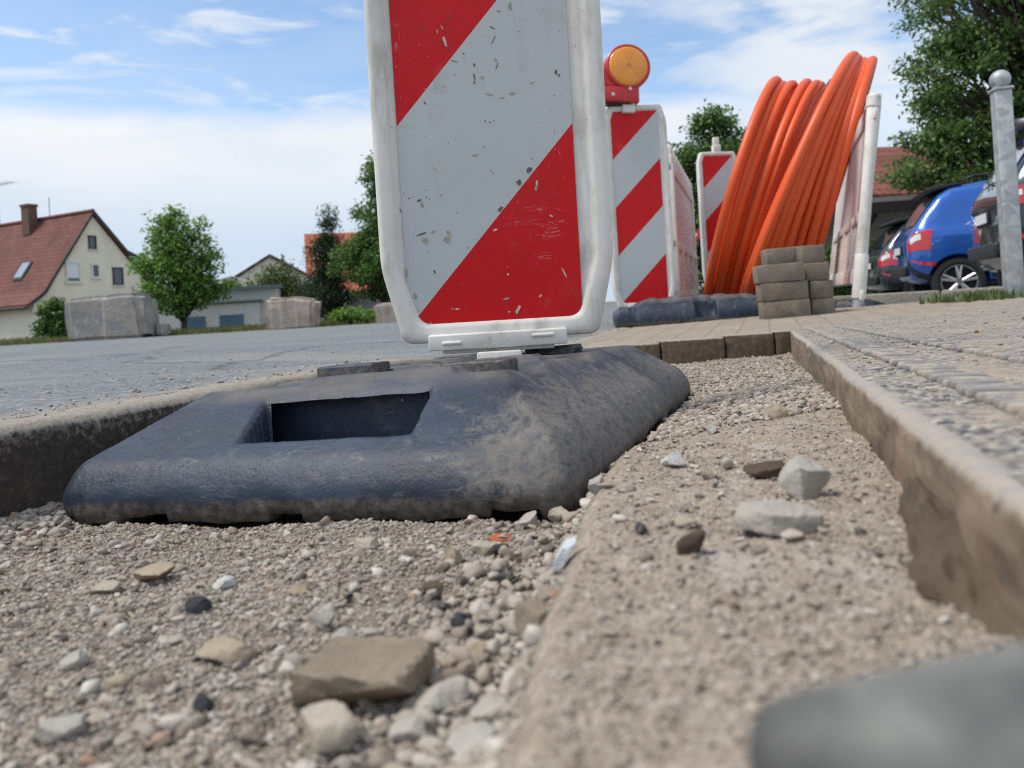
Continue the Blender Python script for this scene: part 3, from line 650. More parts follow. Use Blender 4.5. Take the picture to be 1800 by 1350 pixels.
# ------------------------------------------------------------------ paving stones stacked on the pavement
def m_block(t, b):
    p = t.obj(); oi = t.n('ShaderNodeObjectInfo', out=5); pp = t.vm('ADD', p, t.comb(t.m('MULTIPLY', oi, 9), 0, 0)); n = t.noise(pp, 14, 5, .65)
    c = t.ramp(n, [(.25, (.105,.088,.068)), (.5, (.18,.15,.118)), (.75, (.26,.225,.18))]); c = t.mix(t.m('MULTIPLY', oi, .35), c, (.215,.195,.165,1))
    return {'Base Color': c, 'Normal': t.bump(t.noise(pp, 90, 5, .65), .5, .004)}
BLOCK = mat('old_paving_block', m_block, .93)
mb = MB(); mb.box((0, 0, .04), (.2, .1, .077)); blk = mb.build('paving_block', BLOCK, None, bevel=.006, seg=2)
def bump_block(o): pass
SP = [  # px, py of the front bottom centre, depth, yaw, label
 (1387,563,3.30,0,.0,'bottom brown paving block of the front left column of the stack'),
 (1383,532,3.30,0,.02,'middle paving block of the front left column of the stack'),
 (1377,501,3.30,0,-.02,'topmost paving block of the front left column, beside the orange conduit'),
 (1450,555,3.36,1,.0,'bottom paving block of the right column, short end facing out'),
 (1446,523,3.36,1,.02,'second paving block from the bottom of the right column, short end out'),
 (1440,492,3.36,1,-.02,'third paving block of the right column, one below the topmost'),
 (1430,461,3.40,1,.05,'topmost paving block of the whole stack, short end facing out'),
 (1390,468,3.46,0,.04,'paving block behind the front left column, touching the orange conduit'),
 (1392,499,3.46,0,.0,'hidden paving block in the back row, under the block touching the conduit'),
 (1392,530,3.46,0,.0,'hidden paving block in the back row, second from the ground'),
 (1392,560,3.46,0,.0,'hidden paving block at the bottom of the back row')]
for i, (px, py, Y, end, dr, lab) in enumerate(SP):
    o = blk if i == 0 else blk.copy()
    if i: COL.objects.link(o)
    tag(o, lab, 'paving block', 'stack of paving blocks'); q = at(px, py, Y)
    lvl = [0, 1, 2, 0, 1, 2, 3, 3, 2, 1, 0][i]; o.location = (q.x, Y+.05, float(PV(1.2, 3.3))-.004+lvl*.0785)
    if end: o.location.y += .03
    o.rotation_euler = (0, R(-1.5), (R(90) if end else 0)+R(-6)+dr)

# ------------------------------------------------------------------ plastic barriers
PINK = mat('faded_barrier_plastic', lambda t, b: t.mix(t.ss(t.noise(t.obj(), 2.2, 4), .35, .7), (.66,.60,.58,1), (.58,.49,.48,1)), .5)
GALV = mat('galvanised_steel', lambda t, b: {'Base Color': t.ramp(t.sep(t.vor(t.vm('ADD', t.obj(), t.scale(t.noise(t.obj(), 30, 2, out=1), (.03,.03,.03))), 34, out=1))[0], [(0, (.31,.345,.37)), (.5, (.40,.43,.45)), (1, (.50,.53,.545))]), 'Roughness': t.lin(t.noise(t.obj(), 30, 3), .3, .7, .42, .65)}, .5, metal=.35)
def barrier(name, A, B, H, label, teeth=False):
    """panel from A to B (points at the bottom edge), local x along the panel"""
    dv = B-A; L = Vector((dv.x, dv.y, 0)).length; r = empty(name, A, (0, 0, math.atan2(dv.y, dv.x))); tag(r, label, 'barrier', 'white plastic site barriers')
    th = .045
    mb = MB(); mb.box((L/2, 0, H-.05), (L, th, .10)); mb.box((L/2, 0, .36), (L, th, .05)); mb.box((L/2, 0, .06), (L, th, .08)); mb.box((.03, 0, H/2-.01), (.06, th*1.1, H-.08)); mb.box((L-.03, 0, H/2-.01), (.06, th*1.1, H-.08))
    for k in range(1, 4): mb.box((L*k/4, 0, .21), (.045, th, .27))
    mb.build('frame', PL2, r, bevel=.007)
    mb = MB(); mb.box((L/2, 0, H*.5+.13), (L-.1, .018, H*.5)); mb.box((L/2, 0, .21), (L-.1, .010, .28)); mb.build('infill_sheet', PINK, r)
    mb = MB()
    for k in range(16): mb.box((.1+(L-.2)*k/15, 0, .21), (.018, .026, .27))
    mb.build('ribs', PL2, r, bevel=.003)
    if teeth:
        for k in range(10): mb = MB(); mb.box((.06+(L-.12)*k/9, 0, H+.02), (L/9*.5, th*.9, .05)); mb.build('top_lug', PL2, r, bevel=.004)
    return r
pa = at(1508, 541, 3.75); pt = at(1536, 166, 3.75)
ax = (pt-pa).normalized()
bar = barrier('site_barrier', at(1507, 507, 3.80), at(1461, 503, 5.6), .96, 'pinkish white plastic barrier leaning beside the slanted white post, right of the conduit')
bar.rotation_euler.x = R(8.5)
post = empty('barrier_post'); tag(post, 'slanted round white plastic post standing in a grey foot at the barrier end', 'post')
mb = MB(); Lp = (pt-pa).length
mb.tube([(0,0,.045),(0,0,.26)], .0325, 20); mb.build('sleeve', PL2, post, smooth=False, bevel=.002)
mb = MB(); mb.tube([(0,0,.25),(0,0,Lp-.05)], .0275, 20); mb.build('tube', PL2, post, bevel=.001)
mb = MB(); mb.tube([(0,0,Lp-.06),(0,0,Lp-.012),(0,0,Lp)], [.0325,.0325,.026], 20); mb.build('cap', PL2, post)
mb = MB(); mb.tube([(0,0,-.03),(0,0,.06)], .026, 16); mb.build('steel_foot', GALV, post, bevel=.001)
for z in (Lp-.10, .06):
    for a in (0, 3.1): mb = MB(); mb.box((.036*math.cos(a), .036*math.sin(a), z), (.016, .016, .05), a); mb.build('lug', PL2, post, bevel=.002)
post.matrix_world = Matrix.Translation(pa) @ ax.to_track_quat('Z', 'Y').to_matrix().to_4x4()
m4 = m2.copy(); COL.objects.link(m4); tag(m4, 'dark rubber foot plate under the slanted white barrier post')
m4.location = (pa.x+.02, 4.05, float(PV(1.6, 3.7))-.05); m4.rotation_euler = (0, 0, R(50)); m4.scale = (.8, .55, .8)
bar2 = barrier('site_barrier', at(1190, 540, 4.35), at(1224, 530, 5.9), .87, 'pale barrier with lugs on top seen edge-on, right behind the lamp beacon', True)

# ------------------------------------------------------------------ give-way sign far behind
sg = empty('road_sign', at(1204, 425, 13.5)); tag(sg, 'small white triangular sign with red border, partly hidden behind the edge-on barrier', 'road sign')
h_ = .31
def tri(s): return [(-s, s*.577), (s, s*.577), (0, -s*1.155)]
mb = MB(); mb.prism(tri(.33), 0, .012); mb.build('border', flat_mat('sign_red', (.62,.02,.03), .4), sg, bevel=.004)
mb = MB(); mb.prism(tri(.235), -.004, -.001); mb.build('face', flat_mat('sign_white', (.8,.82,.83), .4), sg)
mb = MB(); mb.tube([(0,.03,-1.2),(0,.03,.2)], .03, 12); mb.build('pole', GALV, sg)

# ------------------------------------------------------------------ galvanised post with ball, right
bp = at(1783, 522, 3.3); bp.z = float(PV(bp.x, 3.3))-.01
bol = empty('bollard', bp, (0, R(-.3), R(-14))); tag(bol, 'square galvanised steel post with a ball on top at the edge of the pavement', 'bollard')
hh = 392/F*3.3
mb = MB(); mb.box((0, 0, hh*.5-.03), (.066, .066, hh-.06)); mb.build('shaft', GALV, bol, bevel=.006, seg=3)
mb = MB(); mb.box((0, 0, hh-.055), (.078, .078, .012)); mb.build('cap_plate', GALV, bol, bevel=.003)
bm_ = bmesh.new(); bmesh.ops.create_uvsphere(bm_, u_segments=28, v_segments=18, radius=.041); bmesh.ops.translate(bm_, verts=bm_.verts, vec=(0, 0, hh-.012)); me = bpy.data.meshes.new('ball'); bm_.to_mesh(me); bm_.free(); link('ball', me, GALV, bol)
for z in (hh-.20, .13):
    mb = MB(); mb.tube([(.02, 0, z), (1.3, -.25, z)], .012, 12); mb.build('rail', GALV, bol, smooth=True)
# ------------------------------------------------------------------ loose stones and gravel
STC = {}
def stone_mat(kind):
    if kind in STC: return STC[kind]
    c, s_ = {'cream': ((.42,.38,.315), .28), 'pale': ((.40,.385,.35), .26), 'grey': ((.40,.375,.335), .25), 'tan': ((.36,.30,.225), .25), 'clay': ((.25,.21,.16), .32), 'brown': ((.12,.092,.066), .35),
             'dark': ((.045,.047,.055), .35), 'soil': ((.095,.072,.055), .35), 'brick': ((.42,.12,.06), .3), 'white': ((.50,.50,.48), .2), 'pink': ((.7,.07,.09), .1), 'blue': ((.52,.56,.60), .15)}[kind]
    def fn(t, b):
        p = t.obj(); n = t.noise(p, 55, 5, .65)
        col = t.mix(n, tuple(q*(1-s_*1.6) for q in c)+(1,), tuple(min(q*(1+s_), .8) for q in c)+(1,))
        col = t.mix(t.m('MULTIPLY', t.ss(t.noise(p, 140, 4, .7), .57, .68), .5), col, tuple(q*.45 for q in c)+(1,))
        return {'Base Color': col, 'Normal': t.bump(t.noise(p, 160, 5, .65), .7, .003)}
    STC[kind] = mat('stone_'+kind, fn, .93, spec=.2); return STC[kind]
def stone(px, py, w_, h_, kind, label, seed, ang=0.0, cuts=5, name='stone', flatd=.8, boxy=0.0, cat='stone'):
    """px,py: bottom centre in the photograph; w_,h_: its size there"""
    q = floor_hit(px, py); s_ = q[1]/F; rg = np.random.default_rng(seed)
    bm = bmesh.new(); bmesh.ops.create_icosphere(bm, subdivisions=4, radius=1.0)
    P = np.array([v.co[:] for v in bm.verts])
    if boxy: m_ = np.abs(P).max(1, keepdims=True); P = P*(1-boxy)+P/m_*boxy*.8
    for _ in range(int(cuts*1.8)):
        n = rg.normal(size=3); n /= np.linalg.norm(n); dd = P@n; lim = rg.uniform(.42, .78); ex = np.maximum(dd-lim, 0); P = P-n*ex[:, None]*.97
    o_ = rg.uniform(0, 40, 3)
    P = P*(1+.10*vn3(P[:, 0]*1.4+o_[0], P[:, 1]*1.4+o_[1], P[:, 2]*1.4+o_[2])+.035*vn3(P[:, 0]*4+o_[1], P[:, 1]*4, P[:, 2]*4)+.022*vn3(P[:, 0]*11+o_[1], P[:, 1]*11, P[:, 2]*11))[:, None]
    ext = P.max(0)-P.min(0); W_, H_ = w_*s_, h_*s_*1.0
    P = (P-(P.max(0)+P.min(0))/2)/ext*np.array([W_, W_*flatd, H_])
    for v, c in zip(bm.verts, P): v.co = c
    me = bpy.data.meshes.new(name); bm.to_mesh(me); bm.free()
    o = link(name, me, stone_mat(kind)); o.modifiers.new('e', 'EDGE_SPLIT').split_angle = R(26)
    o.rotation_euler = (0, -ang, rg.uniform(-.3, .3)); o.location = (q[0], q[1]+W_*flatd*.38, q[2]+H_*.34)
    tag(o, label, cat, 'loose stones in the trench'); return o
S = [
 (570,1338,134,88,'cream','pale cream rounded triangular stone lying lowest in front of the blocky clay lump',1,.1,4),
 (630,1262,232,100,'clay','big blocky tan clay lump lying on the gravel in the foreground',2,0,1),
 (1385,944,158,60,'grey','flat pale grey-beige oval stone on the packed sand',3,.03,4),
 (1428,878,86,84,'pale','angular whitish stone leaning just behind the flat oval stone on the sand',4,.5,7),
 (262,1028,90,30,'tan','flat curved tan stone on the gravel below the foot plate',5,.15,4),
 (178,1046,52,24,'cream','small cream stone left of the flat curved tan stone',6,0,5),
 (390,1037,42,24,'white','small whitish stone alone right of the flat curved tan stone',7,.1,6),
 (390,1170,112,38,'tan','long tan stone with a rough edge above the bottom left gravel',8,.12,5),
 (340,1084,48,32,'dark','blue-black tar lump on the gravel',9,0,6),
 (565,1112,56,46,'pale','greenish white sharp stone above the blocky clay lump',10,.3,8),
 (600,1140,50,38,'pale','whitish angular stone directly above the blocky clay lump',11,-.2,7),
 (853,980,46,32,'cream','cream stone touching the black pebble in front of the foot plate',12,.05,7),
 (881,980,32,30,'dark','black pebble leaning on the cream stone before the foot plate',13,.6,5),
 (880,956,40,14,'brick','flat terracotta red chip behind the cream stone near the foot plate',14,.05,5),
 (795,992,34,38,'tan','upright tan stone in front of the foot plate',15,.2,5),
 (641,967,42,22,'cream','pinkish cream stone at the middle of the front rim of the foot plate',16,0,5),
 (810,1116,44,38,'dark','dark grey-blue stone among pale gravel beside the sand edge',17,.2,6),
 (938,1122,66,72,'clay','brown rounded clay lump wedged against the sand edge',18,.3,3),
 (757,1048,44,24,'brown','small reddish brown stone in the middle of the gravel',19,0,6),
 (1222,976,62,44,'soil','dark brown soil crumb on the sand, left of the flat oval stone',20,.4,6),
 (765,1258,126,42,'grey','flat grey-green stone bridging a gap right of the clay lump',21,.15,6),
 (354,1258,38,34,'dark','dark pebble left of the cream triangular stone',22,0,5),
 (1184,824,38,32,'white','white rounded stone on the sand near the foot plate',23,.2,5),
 (1352,842,76,30,'soil','dark soil crumb behind the whitish angular stone',24,.1,6),
 (1374,735,36,28,'tan','tan stone on the sand closest to the steel edging',25,.1,7),
 (1254,764,20,20,'white','tiny white chip on the sand between white and tan stones',26,.1,7),
 (995,1000,22,70,'blue','pale bluish sliver lying along the sand edge',27,-.5,4),
 (95,1312,80,44,'pale','pale stone at the bottom left corner of the gravel',29,.1,6),
 (868,1285,86,56,'grey','angular grey stone with a dark side next to the sand edge',30,.5,8),
 (850,1135,46,44,'cream','cream wedge stone between the dark stone and clay lump',31,.4,7),
 (828,1348,110,56,'pale','large pale stone at the bottom edge left of the sand',32,.2,6),
 (830,1172,60,34,'tan','orange-tan stone below the cream wedge stone',33,.4,6),
 (715,1310,70,40,'grey','rough grey stone between the cream triangular stone and the pale bottom stone',34,.1,7),
 (520,1050,34,22,'tan','tan pebble alone in the middle left gravel',35,.1,6),
 (120,1180,50,30,'pale','pale pebble in the left gravel, above the bottom left stone',36,.1,6),
 (205,1215,46,30,'tan','tan pebble near the left bottom, beside a dark one',37,.2,6),
 (480,1180,40,26,'cream','cream pebble left of the blocky clay lump',38,.2,6),
 (1050,868,30,34,'pale','pale stone tucked between foot plate corner and sand',39,.2,7),
 (985,918,44,28,'cream','cream stone at the right front corner of the foot plate',40,.2,6),
 (930,930,36,28,'grey','grey stone under the right front rim of the foot plate',41,.2,6)]
for (px, py, w_, h_, kd, lab, sd, ang, cu) in S:
    stone(px, py, w_, h_, kd, lab, sd, ang, cu, flatd=.75 if sd != 27 else 1.6, boxy=.92 if sd in (2,) else .15, name='clay_lump' if kd in ('clay',) else 'soil_crumb' if kd == 'soil' else 'stone')
o = stone(42, 942, 12, 12, 'pink', 'tiny pink-red plastic shred on the gravel by the kerb', 50, .3, 6, name='plastic_shred', cat='litter')
# dark soil clinging to the foot of the steel edging, blurred in front
def clump(name, px, py, Y, w_, d_, h_, kind, label, seed, cat):
    o = stone(1200, 960, 100, 60, kind, label, seed, 0, 3, name=name, cat=cat); s = o.data; P = np.array([v.co[:] for v in s.vertices]); e = P.max(0)-P.min(0)
    P = P/e*np.array([w_, d_, h_]); P *= (1+.25*vn3(P[:, 0]*60, P[:, 1]*60, P[:, 2]*60))[:, None]; s.vertices.foreach_set('co', P.astype(np.float32).ravel()); s.update()
    P *= (1+.10*vn3(P[:, 0]*220, P[:, 1]*220, P[:, 2]*220)+.06*vn3(P[:, 0]*600, P[:, 1]*600, P[:, 2]*600))[:, None]; s.vertices.foreach_set('co', P.astype(np.float32).ravel()); o.location = at(px, py, Y); o.rotation_euler = (0, 0, -.32); del o['group']; return o
clump('mud_clump', 1682, 1000, .285, .038, .17, .050, 'brown', 'dark brown mud clinging to the foot of the steel edging at right', 61, 'mud')
# blurred concrete block close to the lens
bm = bmesh.new(); bmesh.ops.create_cube(bm, size=1); bmesh.ops.bevel(bm, geom=bm.edges[:], offset=.09, segments=4, affect='EDGES', profile=.6); bmesh.ops.subdivide_edges(bm, edges=bm.edges[:], cuts=2, use_grid_fill=True)
for v in bm.verts: v.co = Vector((v.co.x*.125, v.co.y*.072, v.co.z*.07)); v.co *= 1+.03*float(vn3(np.array(v.co.x*40), np.array(v.co.y*40), np.array(v.co.z*40)))
me = bpy.data.meshes.new('concrete_block'); bm.to_mesh(me); bm.free()
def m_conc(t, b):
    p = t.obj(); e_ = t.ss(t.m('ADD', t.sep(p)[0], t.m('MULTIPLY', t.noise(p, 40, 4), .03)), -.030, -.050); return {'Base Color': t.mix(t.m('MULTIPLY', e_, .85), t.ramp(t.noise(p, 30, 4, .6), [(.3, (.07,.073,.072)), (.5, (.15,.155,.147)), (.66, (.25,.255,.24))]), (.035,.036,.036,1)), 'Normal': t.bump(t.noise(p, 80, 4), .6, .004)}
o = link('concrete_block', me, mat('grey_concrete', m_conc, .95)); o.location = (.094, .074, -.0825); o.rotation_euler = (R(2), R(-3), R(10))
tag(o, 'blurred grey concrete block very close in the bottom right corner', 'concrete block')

def ico(level):
    bm = bmesh.new(); bmesh.ops.create_icosphere(bm, subdivisions=level, radius=1.0); bm.verts.ensure_lookup_table()
    V = np.array([v.co[:] for v in bm.verts]); Fc = np.array([[v.index for v in f.verts] for f in bm.faces]); bm.free(); return V, Fc
def scatter(xs, ys, zs, rad, level, rg, flat=(.35, .85)):
    V0, F0 = ico(level); n = len(xs); k = len(V0)
    sc_ = np.stack([rg.uniform(.7, 1.35, n), rg.uniform(.7, 1.2, n), rg.uniform(*flat, n)], 1)
    V = np.repeat(V0[None], n, 0)*(1+rg.normal(0, .13 if level == 1 else .06, (n, k, 1)))
    for _ in range(7 if level > 1 else 2):
        nn = rg.normal(size=(n, 3)); nn /= np.linalg.norm(nn, axis=1, keepdims=True); dd = np.einsum('nkc,nc->nk', V, nn); ex = np.maximum(dd-rg.uniform(.28, .7, (n, 1)), 0); V = V-ex[..., None]*nn[:, None]
    V = V*sc_[:, None]*rad[:, None, None]
    a = rg.uniform(0, 2*np.pi, n); b_ = rg.normal(0, .35, n); ca, sa, cb, sb = np.cos(a), np.sin(a), np.cos(b_), np.sin(b_)
    y2 = V[..., 1]*cb[:, None]-V[..., 2]*sb[:, None]; z2 = V[..., 1]*sb[:, None]+V[..., 2]*cb[:, None]
    x3 = V[..., 0]*ca[:, None]-y2*sa[:, None]; y3 = V[..., 0]*sa[:, None]+y2*ca[:, None]
    P = np.stack([x3+xs[:, None], y3+ys[:, None], z2+zs[:, None]], -1).reshape(-1, 3)
    return P, (F0[None]+(np.arange(n)*k)[:, None, None]).reshape(-1, 3)
def m_peb(t, b):
    i = t.isl(); p = t.pos()
    c = t.ramp(i, [(0, (.035,.038,.046)), (.035, (.085,.08,.075)), (.06, (.20,.165,.135)), (.2, (.28,.24,.20)), (.4, (.345,.295,.245)), (.52, (.31,.292,.268)), (.7, (.39,.345,.295)), (.86, (.43,.40,.355)), (.985, (.54,.515,.475)), (.996, (.34,.20,.14))], 'LINEAR')
    c = t.mix(t.ss(t.noise(p, 380, 4, .65), .4, .7, 0, .6), c, (.31,.265,.22,1))
    return {'Base Color': c, 'Normal': t.bump(t.noise(p, 700, 4), .5, .001)}
PEB = mat('pebbles', m_peb, .93, spec=.2)
rg = np.random.default_rng(21)
def gravel(name, n, rmin, rmed, rmax, level, y0, y1, region, sink=.35, bias=.8):
    y = np.exp(rg.uniform(math.log(y0), math.log(y1), n*3)) if bias else rg.uniform(y0, y1, n*3)
    if region == 'gravel': x = xk(y)+rg.random(len(y))*(xe(y)+.004-xk(y))
    elif region == 'sand': x = xe(y)+.012+rg.random(len(y))*(xr(y)-xe(y)-.01)
    elif region == 'lip': x = xe(y)-np.abs(rg.normal(0, .035, len(y)))
    elif region == 'kerbfoot': x = xk(y)+.006+np.abs(rg.normal(0, .03, len(y)))
    rad = np.clip(np.exp(rg.normal(math.log(rmed), .45, len(y))), rmin, rmax)
    px = x/y; keep = (np.abs(px) < .74) & ((-x*SR/y) < 2)
    lx = (x-.0319)*math.cos(YAW)-(y-.5276)*math.sin(YAW); ly = (x-.0319)*math.sin(YAW)+(y-.5276)*math.cos(YAW)
    keep &= ~((lx > -BW+.004) & (lx < -.004) & (ly > .004) & (ly < BL-.004))
    i = np.where(keep)[0][:n]; x, y, rad = x[i], y[i], rad[i]
    z = (sand_z(x, y) if region == 'sand' else np.maximum(gravel_z(x, y), np.where(x > xe(y)-.004, sand_z(x, y), -9)))+rad*(1-sink)*.55
    return scatter(x, y, z, rad, level, rg)
def join(parts):
    Vs, Fs, k = [], [], 0
    for V, Fc in parts: Vs.append(V); Fs.append(Fc+k); k += len(V)
    return np.concatenate(Vs), np.concatenate(Fs)
V, Fc = join([gravel('', 48000, .0004, .00078, .0017, 1, .17, .88, 'gravel', .45), gravel('', 3300, .0012, .0020, .0036, 2, .17, .82, 'gravel', .55), gravel('', 330, .0028, .0038, .0065, 2, .18, .72, 'gravel', .7),
              gravel('', 1100, .0018, .0034, .0075, 2, .17, .60, 'lip', .4), gravel('', 1500, .0015, .003, .0055, 2, .5, .8, 'kerbfoot')])
tag(link('gravel', np_mesh('gravel', V, Fc), PEB, smooth=False), kind='stuff')
V, Fc = join([gravel('', 9000, .0003, .0006, .0017, 1, .17, .9, 'sand', .6), gravel('', 1700, .0007, .0013, .0026, 2, .2, .95, 'sand', .5), gravel('', 15000, .0012, .0026, .006, 1, .75, 2.36, 'sand', .4), gravel('', 160, .002, .0032, .006, 2, .3, 2.2, 'sand', .3)])
tag(link('sand_grit', np_mesh('sand_grit', V, Fc), PEB, smooth=False), kind='stuff')
# grit on road, kerb top and pavement
n = 2400; y = np.exp(rg.uniform(math.log(.45), math.log(16), n)); x = xk(np.minimum(y, 6))-.0-np.abs(rg.normal(0, 1, n))*(.12+.55*rg.random(n)*y*.6); x -= .03; rad = np.clip(np.exp(rg.normal(math.log(.0013), .55, n)), .0005, .005)*(1+y*.16)
zz = np.where(x > xk(np.minimum(y, 4.2))-.075, KZ(np.minimum(y, 4.2)), RZ(x, y))
P1 = scatter(x, y, zz+rad*.3, rad, 1, rg)
n = 2600; y = np.exp(rg.uniform(math.log(.3), math.log(4.2), n)); x = np.where(y < 2.38, xr(y)+.03+rg.random(n)**1.3*2.2, .2+rg.random(n)*2.4); rad = np.clip(np.exp(rg.normal(math.log(.0016), .5, n)), .0006, .006)
P2 = scatter(x, y, PV(x, y)+rad*.3, rad, 1, rg)
V, Fc = join([P1, P2]); tag(link('road_grit', np_mesh('road_grit', V, Fc), PEB, smooth=False), kind='stuff')

# ------------------------------------------------------------------ foliage
def m_leaf(name, c0, c1, c2):
    def fn(t, b):
        i = t.isl(); col = t.ramp(i, [(0, c0), (.5, c1), (.93, c2), (1, tuple(min(1, q*1.5) for q in c2))])
        tr = t.n('ShaderNodeBsdfTranslucent', {'Color': col}); pr_ = b.outputs[0]
        mx = t.n('ShaderNodeMixShader', {0: .38, 1: pr_, 2: tr}); out = [n for n in t.N if n.type == 'OUTPUT_MATERIAL'][0]; t.L.new(mx, out.inputs[0])
        return {'Base Color': col}
    return mat(name, fn, .55, spec=.35)
LF_MID = m_leaf('leaf_mid', (0.079,0.156,0.041), (0.156,0.298,0.061), (0.269,0.439,0.098))
LF_DARK = m_leaf('leaf_dark', (0.050,0.106,0.033), (0.098,0.189,0.050), (0.166,0.289,0.077))
LF_RT = m_leaf('leaf_maple', (0.072,0.130,0.046), (0.126,0.216,0.062), (0.186,0.294,0.084))
LF_CON = m_leaf('needle_dark', (0.022,0.043,0.025), (0.040,0.072,0.040), (0.064,0.104,0.054))
LF_PALE = m_leaf('leaf_pale', (0.068,0.101,0.035), (0.115,0.162,0.057), (0.176,0.216,0.088))
LF_DRY = m_leaf('grass_dry', (.13,.12,.045), (.19,.18,.065), (.27,.24,.10))
BARK = var_mat('bark', (.085,.068,.05), .4, 9, .95, .8, .03)
def leaf_mesh(C, size, rg, droop=.3, asp=.55):
    n = len(C); a = rg.uniform(0, 2*np.pi, n); tilt = rg.normal(-droop, .6, n)
    d_ = np.stack([np.cos(a)*np.cos(tilt), np.sin(a)*np.cos(tilt), np.sin(tilt)], 1); up = rg.normal(size=(n, 3))*.45+[0, 0, 1]
    s_ = np.cross(d_, up); s_ /= np.maximum(np.linalg.norm(s_, axis=1, keepdims=True), 1e-6); nn = np.cross(s_, d_)
    L = (size*rg.uniform(.6, 1.4, n))[:, None]
    V = np.stack([C, C+d_*L*.5+s_*L*asp*.5+nn*L*.08, C+d_*L, C+d_*L*.5-s_*L*asp*.5+nn*L*.08], 1).reshape(-1, 3)
    return V, np.arange(n*4).reshape(n, 4)
def tree(name, base, label, H, blobs, leaf, lm, nbr=60, per=160, clump=.35, trunk_r=.12, seed=1, group='trees around the road', droop=.3, cat='tree', trunk_top=None, asp=.55):
    """blobs: (centre offset from base, radii): the crown fills them; every branch ends in a leaf clump"""
    rg = np.random.default_rng(seed); root = empty(name, base); tag(root, label, cat, group)
    C = []; tips = []
    vol = np.array([b[1][0]*b[1][1]*b[1][2] for b in blobs])**.8; vol = vol/vol.sum()
    for k in range(nbr):
        c, r = blobs[rg.choice(len(blobs), p=vol)]; d_ = rg.normal(size=3); d_ /= np.linalg.norm(d_); q = rg.uniform(.55, 1.0)**.7
        tip = np.array(c)+d_*np.array(r)*q*rg.uniform(.86, 1.06); tips.append(tip); m_ = int(per*rg.uniform(.5, 1.5))
        off = np.clip(rg.normal(size=(m_, 3)), -1.7, 1.7)*clump*rg.uniform(.6, 1.25)*np.array([1, 1, .62]); C.append(tip+off)
        m2_ = m_//4; C.append(np.array(c)+(tip-np.array(c))*rg.uniform(.25, 1, (m2_, 1))+rg.normal(size=(m2_, 3))*clump*.5)
    V, Fc = leaf_mesh(np.concatenate(C), leaf, rg, droop, asp)
    o = link('crown', np_mesh('crown', V, Fc), lm, root, smooth=False)
    mb = MB(); tt = trunk_top or H*.8; pts = [(rg.normal()*.05*i, rg.normal()*.05*i, tt*i/6) for i in range(7)]
    mb.tube(pts, [trunk_r*(1-.8*i/6) for i in range(7)], 9)
    for tip in tips[::2]:
        z0 = min(max(tip[2]*rg.uniform(.35, .7), H*.12), tt*.95); p0 = np.array([0, 0, z0]); mid = (p0+tip)/2+np.array([0, 0, .12*np.linalg.norm(tip-p0)])
        mb.tube([p0, mid, tip], [trunk_r*.34, trunk_r*.2, trunk_r*.06], 5)
    mb.build('trunk', BARK, root, smooth=True); return root
GZ = -.46
def gpt(px, Y, z=GZ):
    r = ray(px, 560)*Y; return Vector((r[0], Y, z))
def px2m(Y): return Y/F
# left tree by the boulders
Y = 30; u_ = px2m(Y)
tree('deciduous_tree', gpt(322, Y), 'round green leafy tree standing between the two large boulders', 5.4,
     [((-.1,0,1.9),(1.45,1.3,.95)), ((-.15,0,3.0),(1.3,1.1,1.0)), ((-.25,0,4.1),(.85,.8,.9)), ((-.2,0,4.75),(.4,.4,.5)), ((.85,0,4.0),(.42,.4,.75)), ((1.5,0,2.0),(.75,.6,.45)), ((-1.3,0,3.0),(.5,.5,.6)), ((1.1,0,3.0),(.6,.5,.6))], .15, LF_MID, 270, 40, .19, .11, 3)
Y = 36
tree('bushy_tree', gpt(486, Y), 'small grey-green loose tree behind the pinkish boulder', 3.6, [((0,0,1.9),(1.5,1.1,1.0)), ((.9,0,1.5),(.9,.8,.8)), ((.3,0,2.9),(.5,.4,.6))], .17, LF_PALE, 80, 60, .30, .07, 5)
Y = 33
tree('conifer', gpt(581, Y), 'slim dark conifer left of the big dark green tree', 5.2, [((0,0,1.4),(.95,.9,1.2)), ((0,0,2.9),(.75,.7,1.0)), ((.1,0,4.0),(.4,.4,.75)), ((.15,0,4.8),(.16,.16,.45))], .16, LF_CON, 130, 90, .22, .08, 6, droop=.6, asp=.3)
Y = 32
tree('deciduous_tree', gpt(680, Y), 'big dark green tree partly hidden behind the large striped beacon', 7.5, [((0,0,2.6),(2.0,1.7,1.6)), ((.2,0,4.4),(1.6,1.4,1.5)), ((.6,0,6.2),(1.2,1.1,1.3)), ((-1.0,0,3.0),(1.1,1.0,1.1))], .15, LF_DARK, 330, 58, .22, .16, 7)
Y = 27
tree('shrub', gpt(92, 29.5), 'dark leafy shrub at the house corner, left of the grey boulder', 2.2, [((0,0,.9),(.5,.45,.8)), ((.1,0,1.5),(.35,.3,.4)), ((.25,0,.5),(.45,.4,.45))], .14, LF_DARK, 50, 70, .16, .03, 8, 'shrubs along the road', cat='shrub')
tree('shrub', gpt(615, 28), 'low wide green shrub on the verge below the conifer', 1.0, [((0,0,.45),(.7,.5,.4)), ((.6,0,.35),(.6,.5,.3))], .12, LF_MID, 40, 70, .15, .02, 9, 'shrubs along the road', cat='shrub')
# tree behind the second beacon and the barriers
Y = 22
tree('deciduous_tree', gpt(1262, Y), 'dark green tree rising behind the small beacons and the conduit', 6.4, [((-.1,0,2.4),(1.35,1.2,1.5)), ((.0,0,4.0),(1.25,1.1,1.1)), ((.15,0,5.3),(.62,.6,.75)), ((.9,0,4.7),(.7,.6,.6)), ((-.9,0,4.3),(.6,.6,.6)), ((-.7,0,1.2),(.8,.8,.8))], .13, LF_DARK, 320, 60, .19, .13, 12)
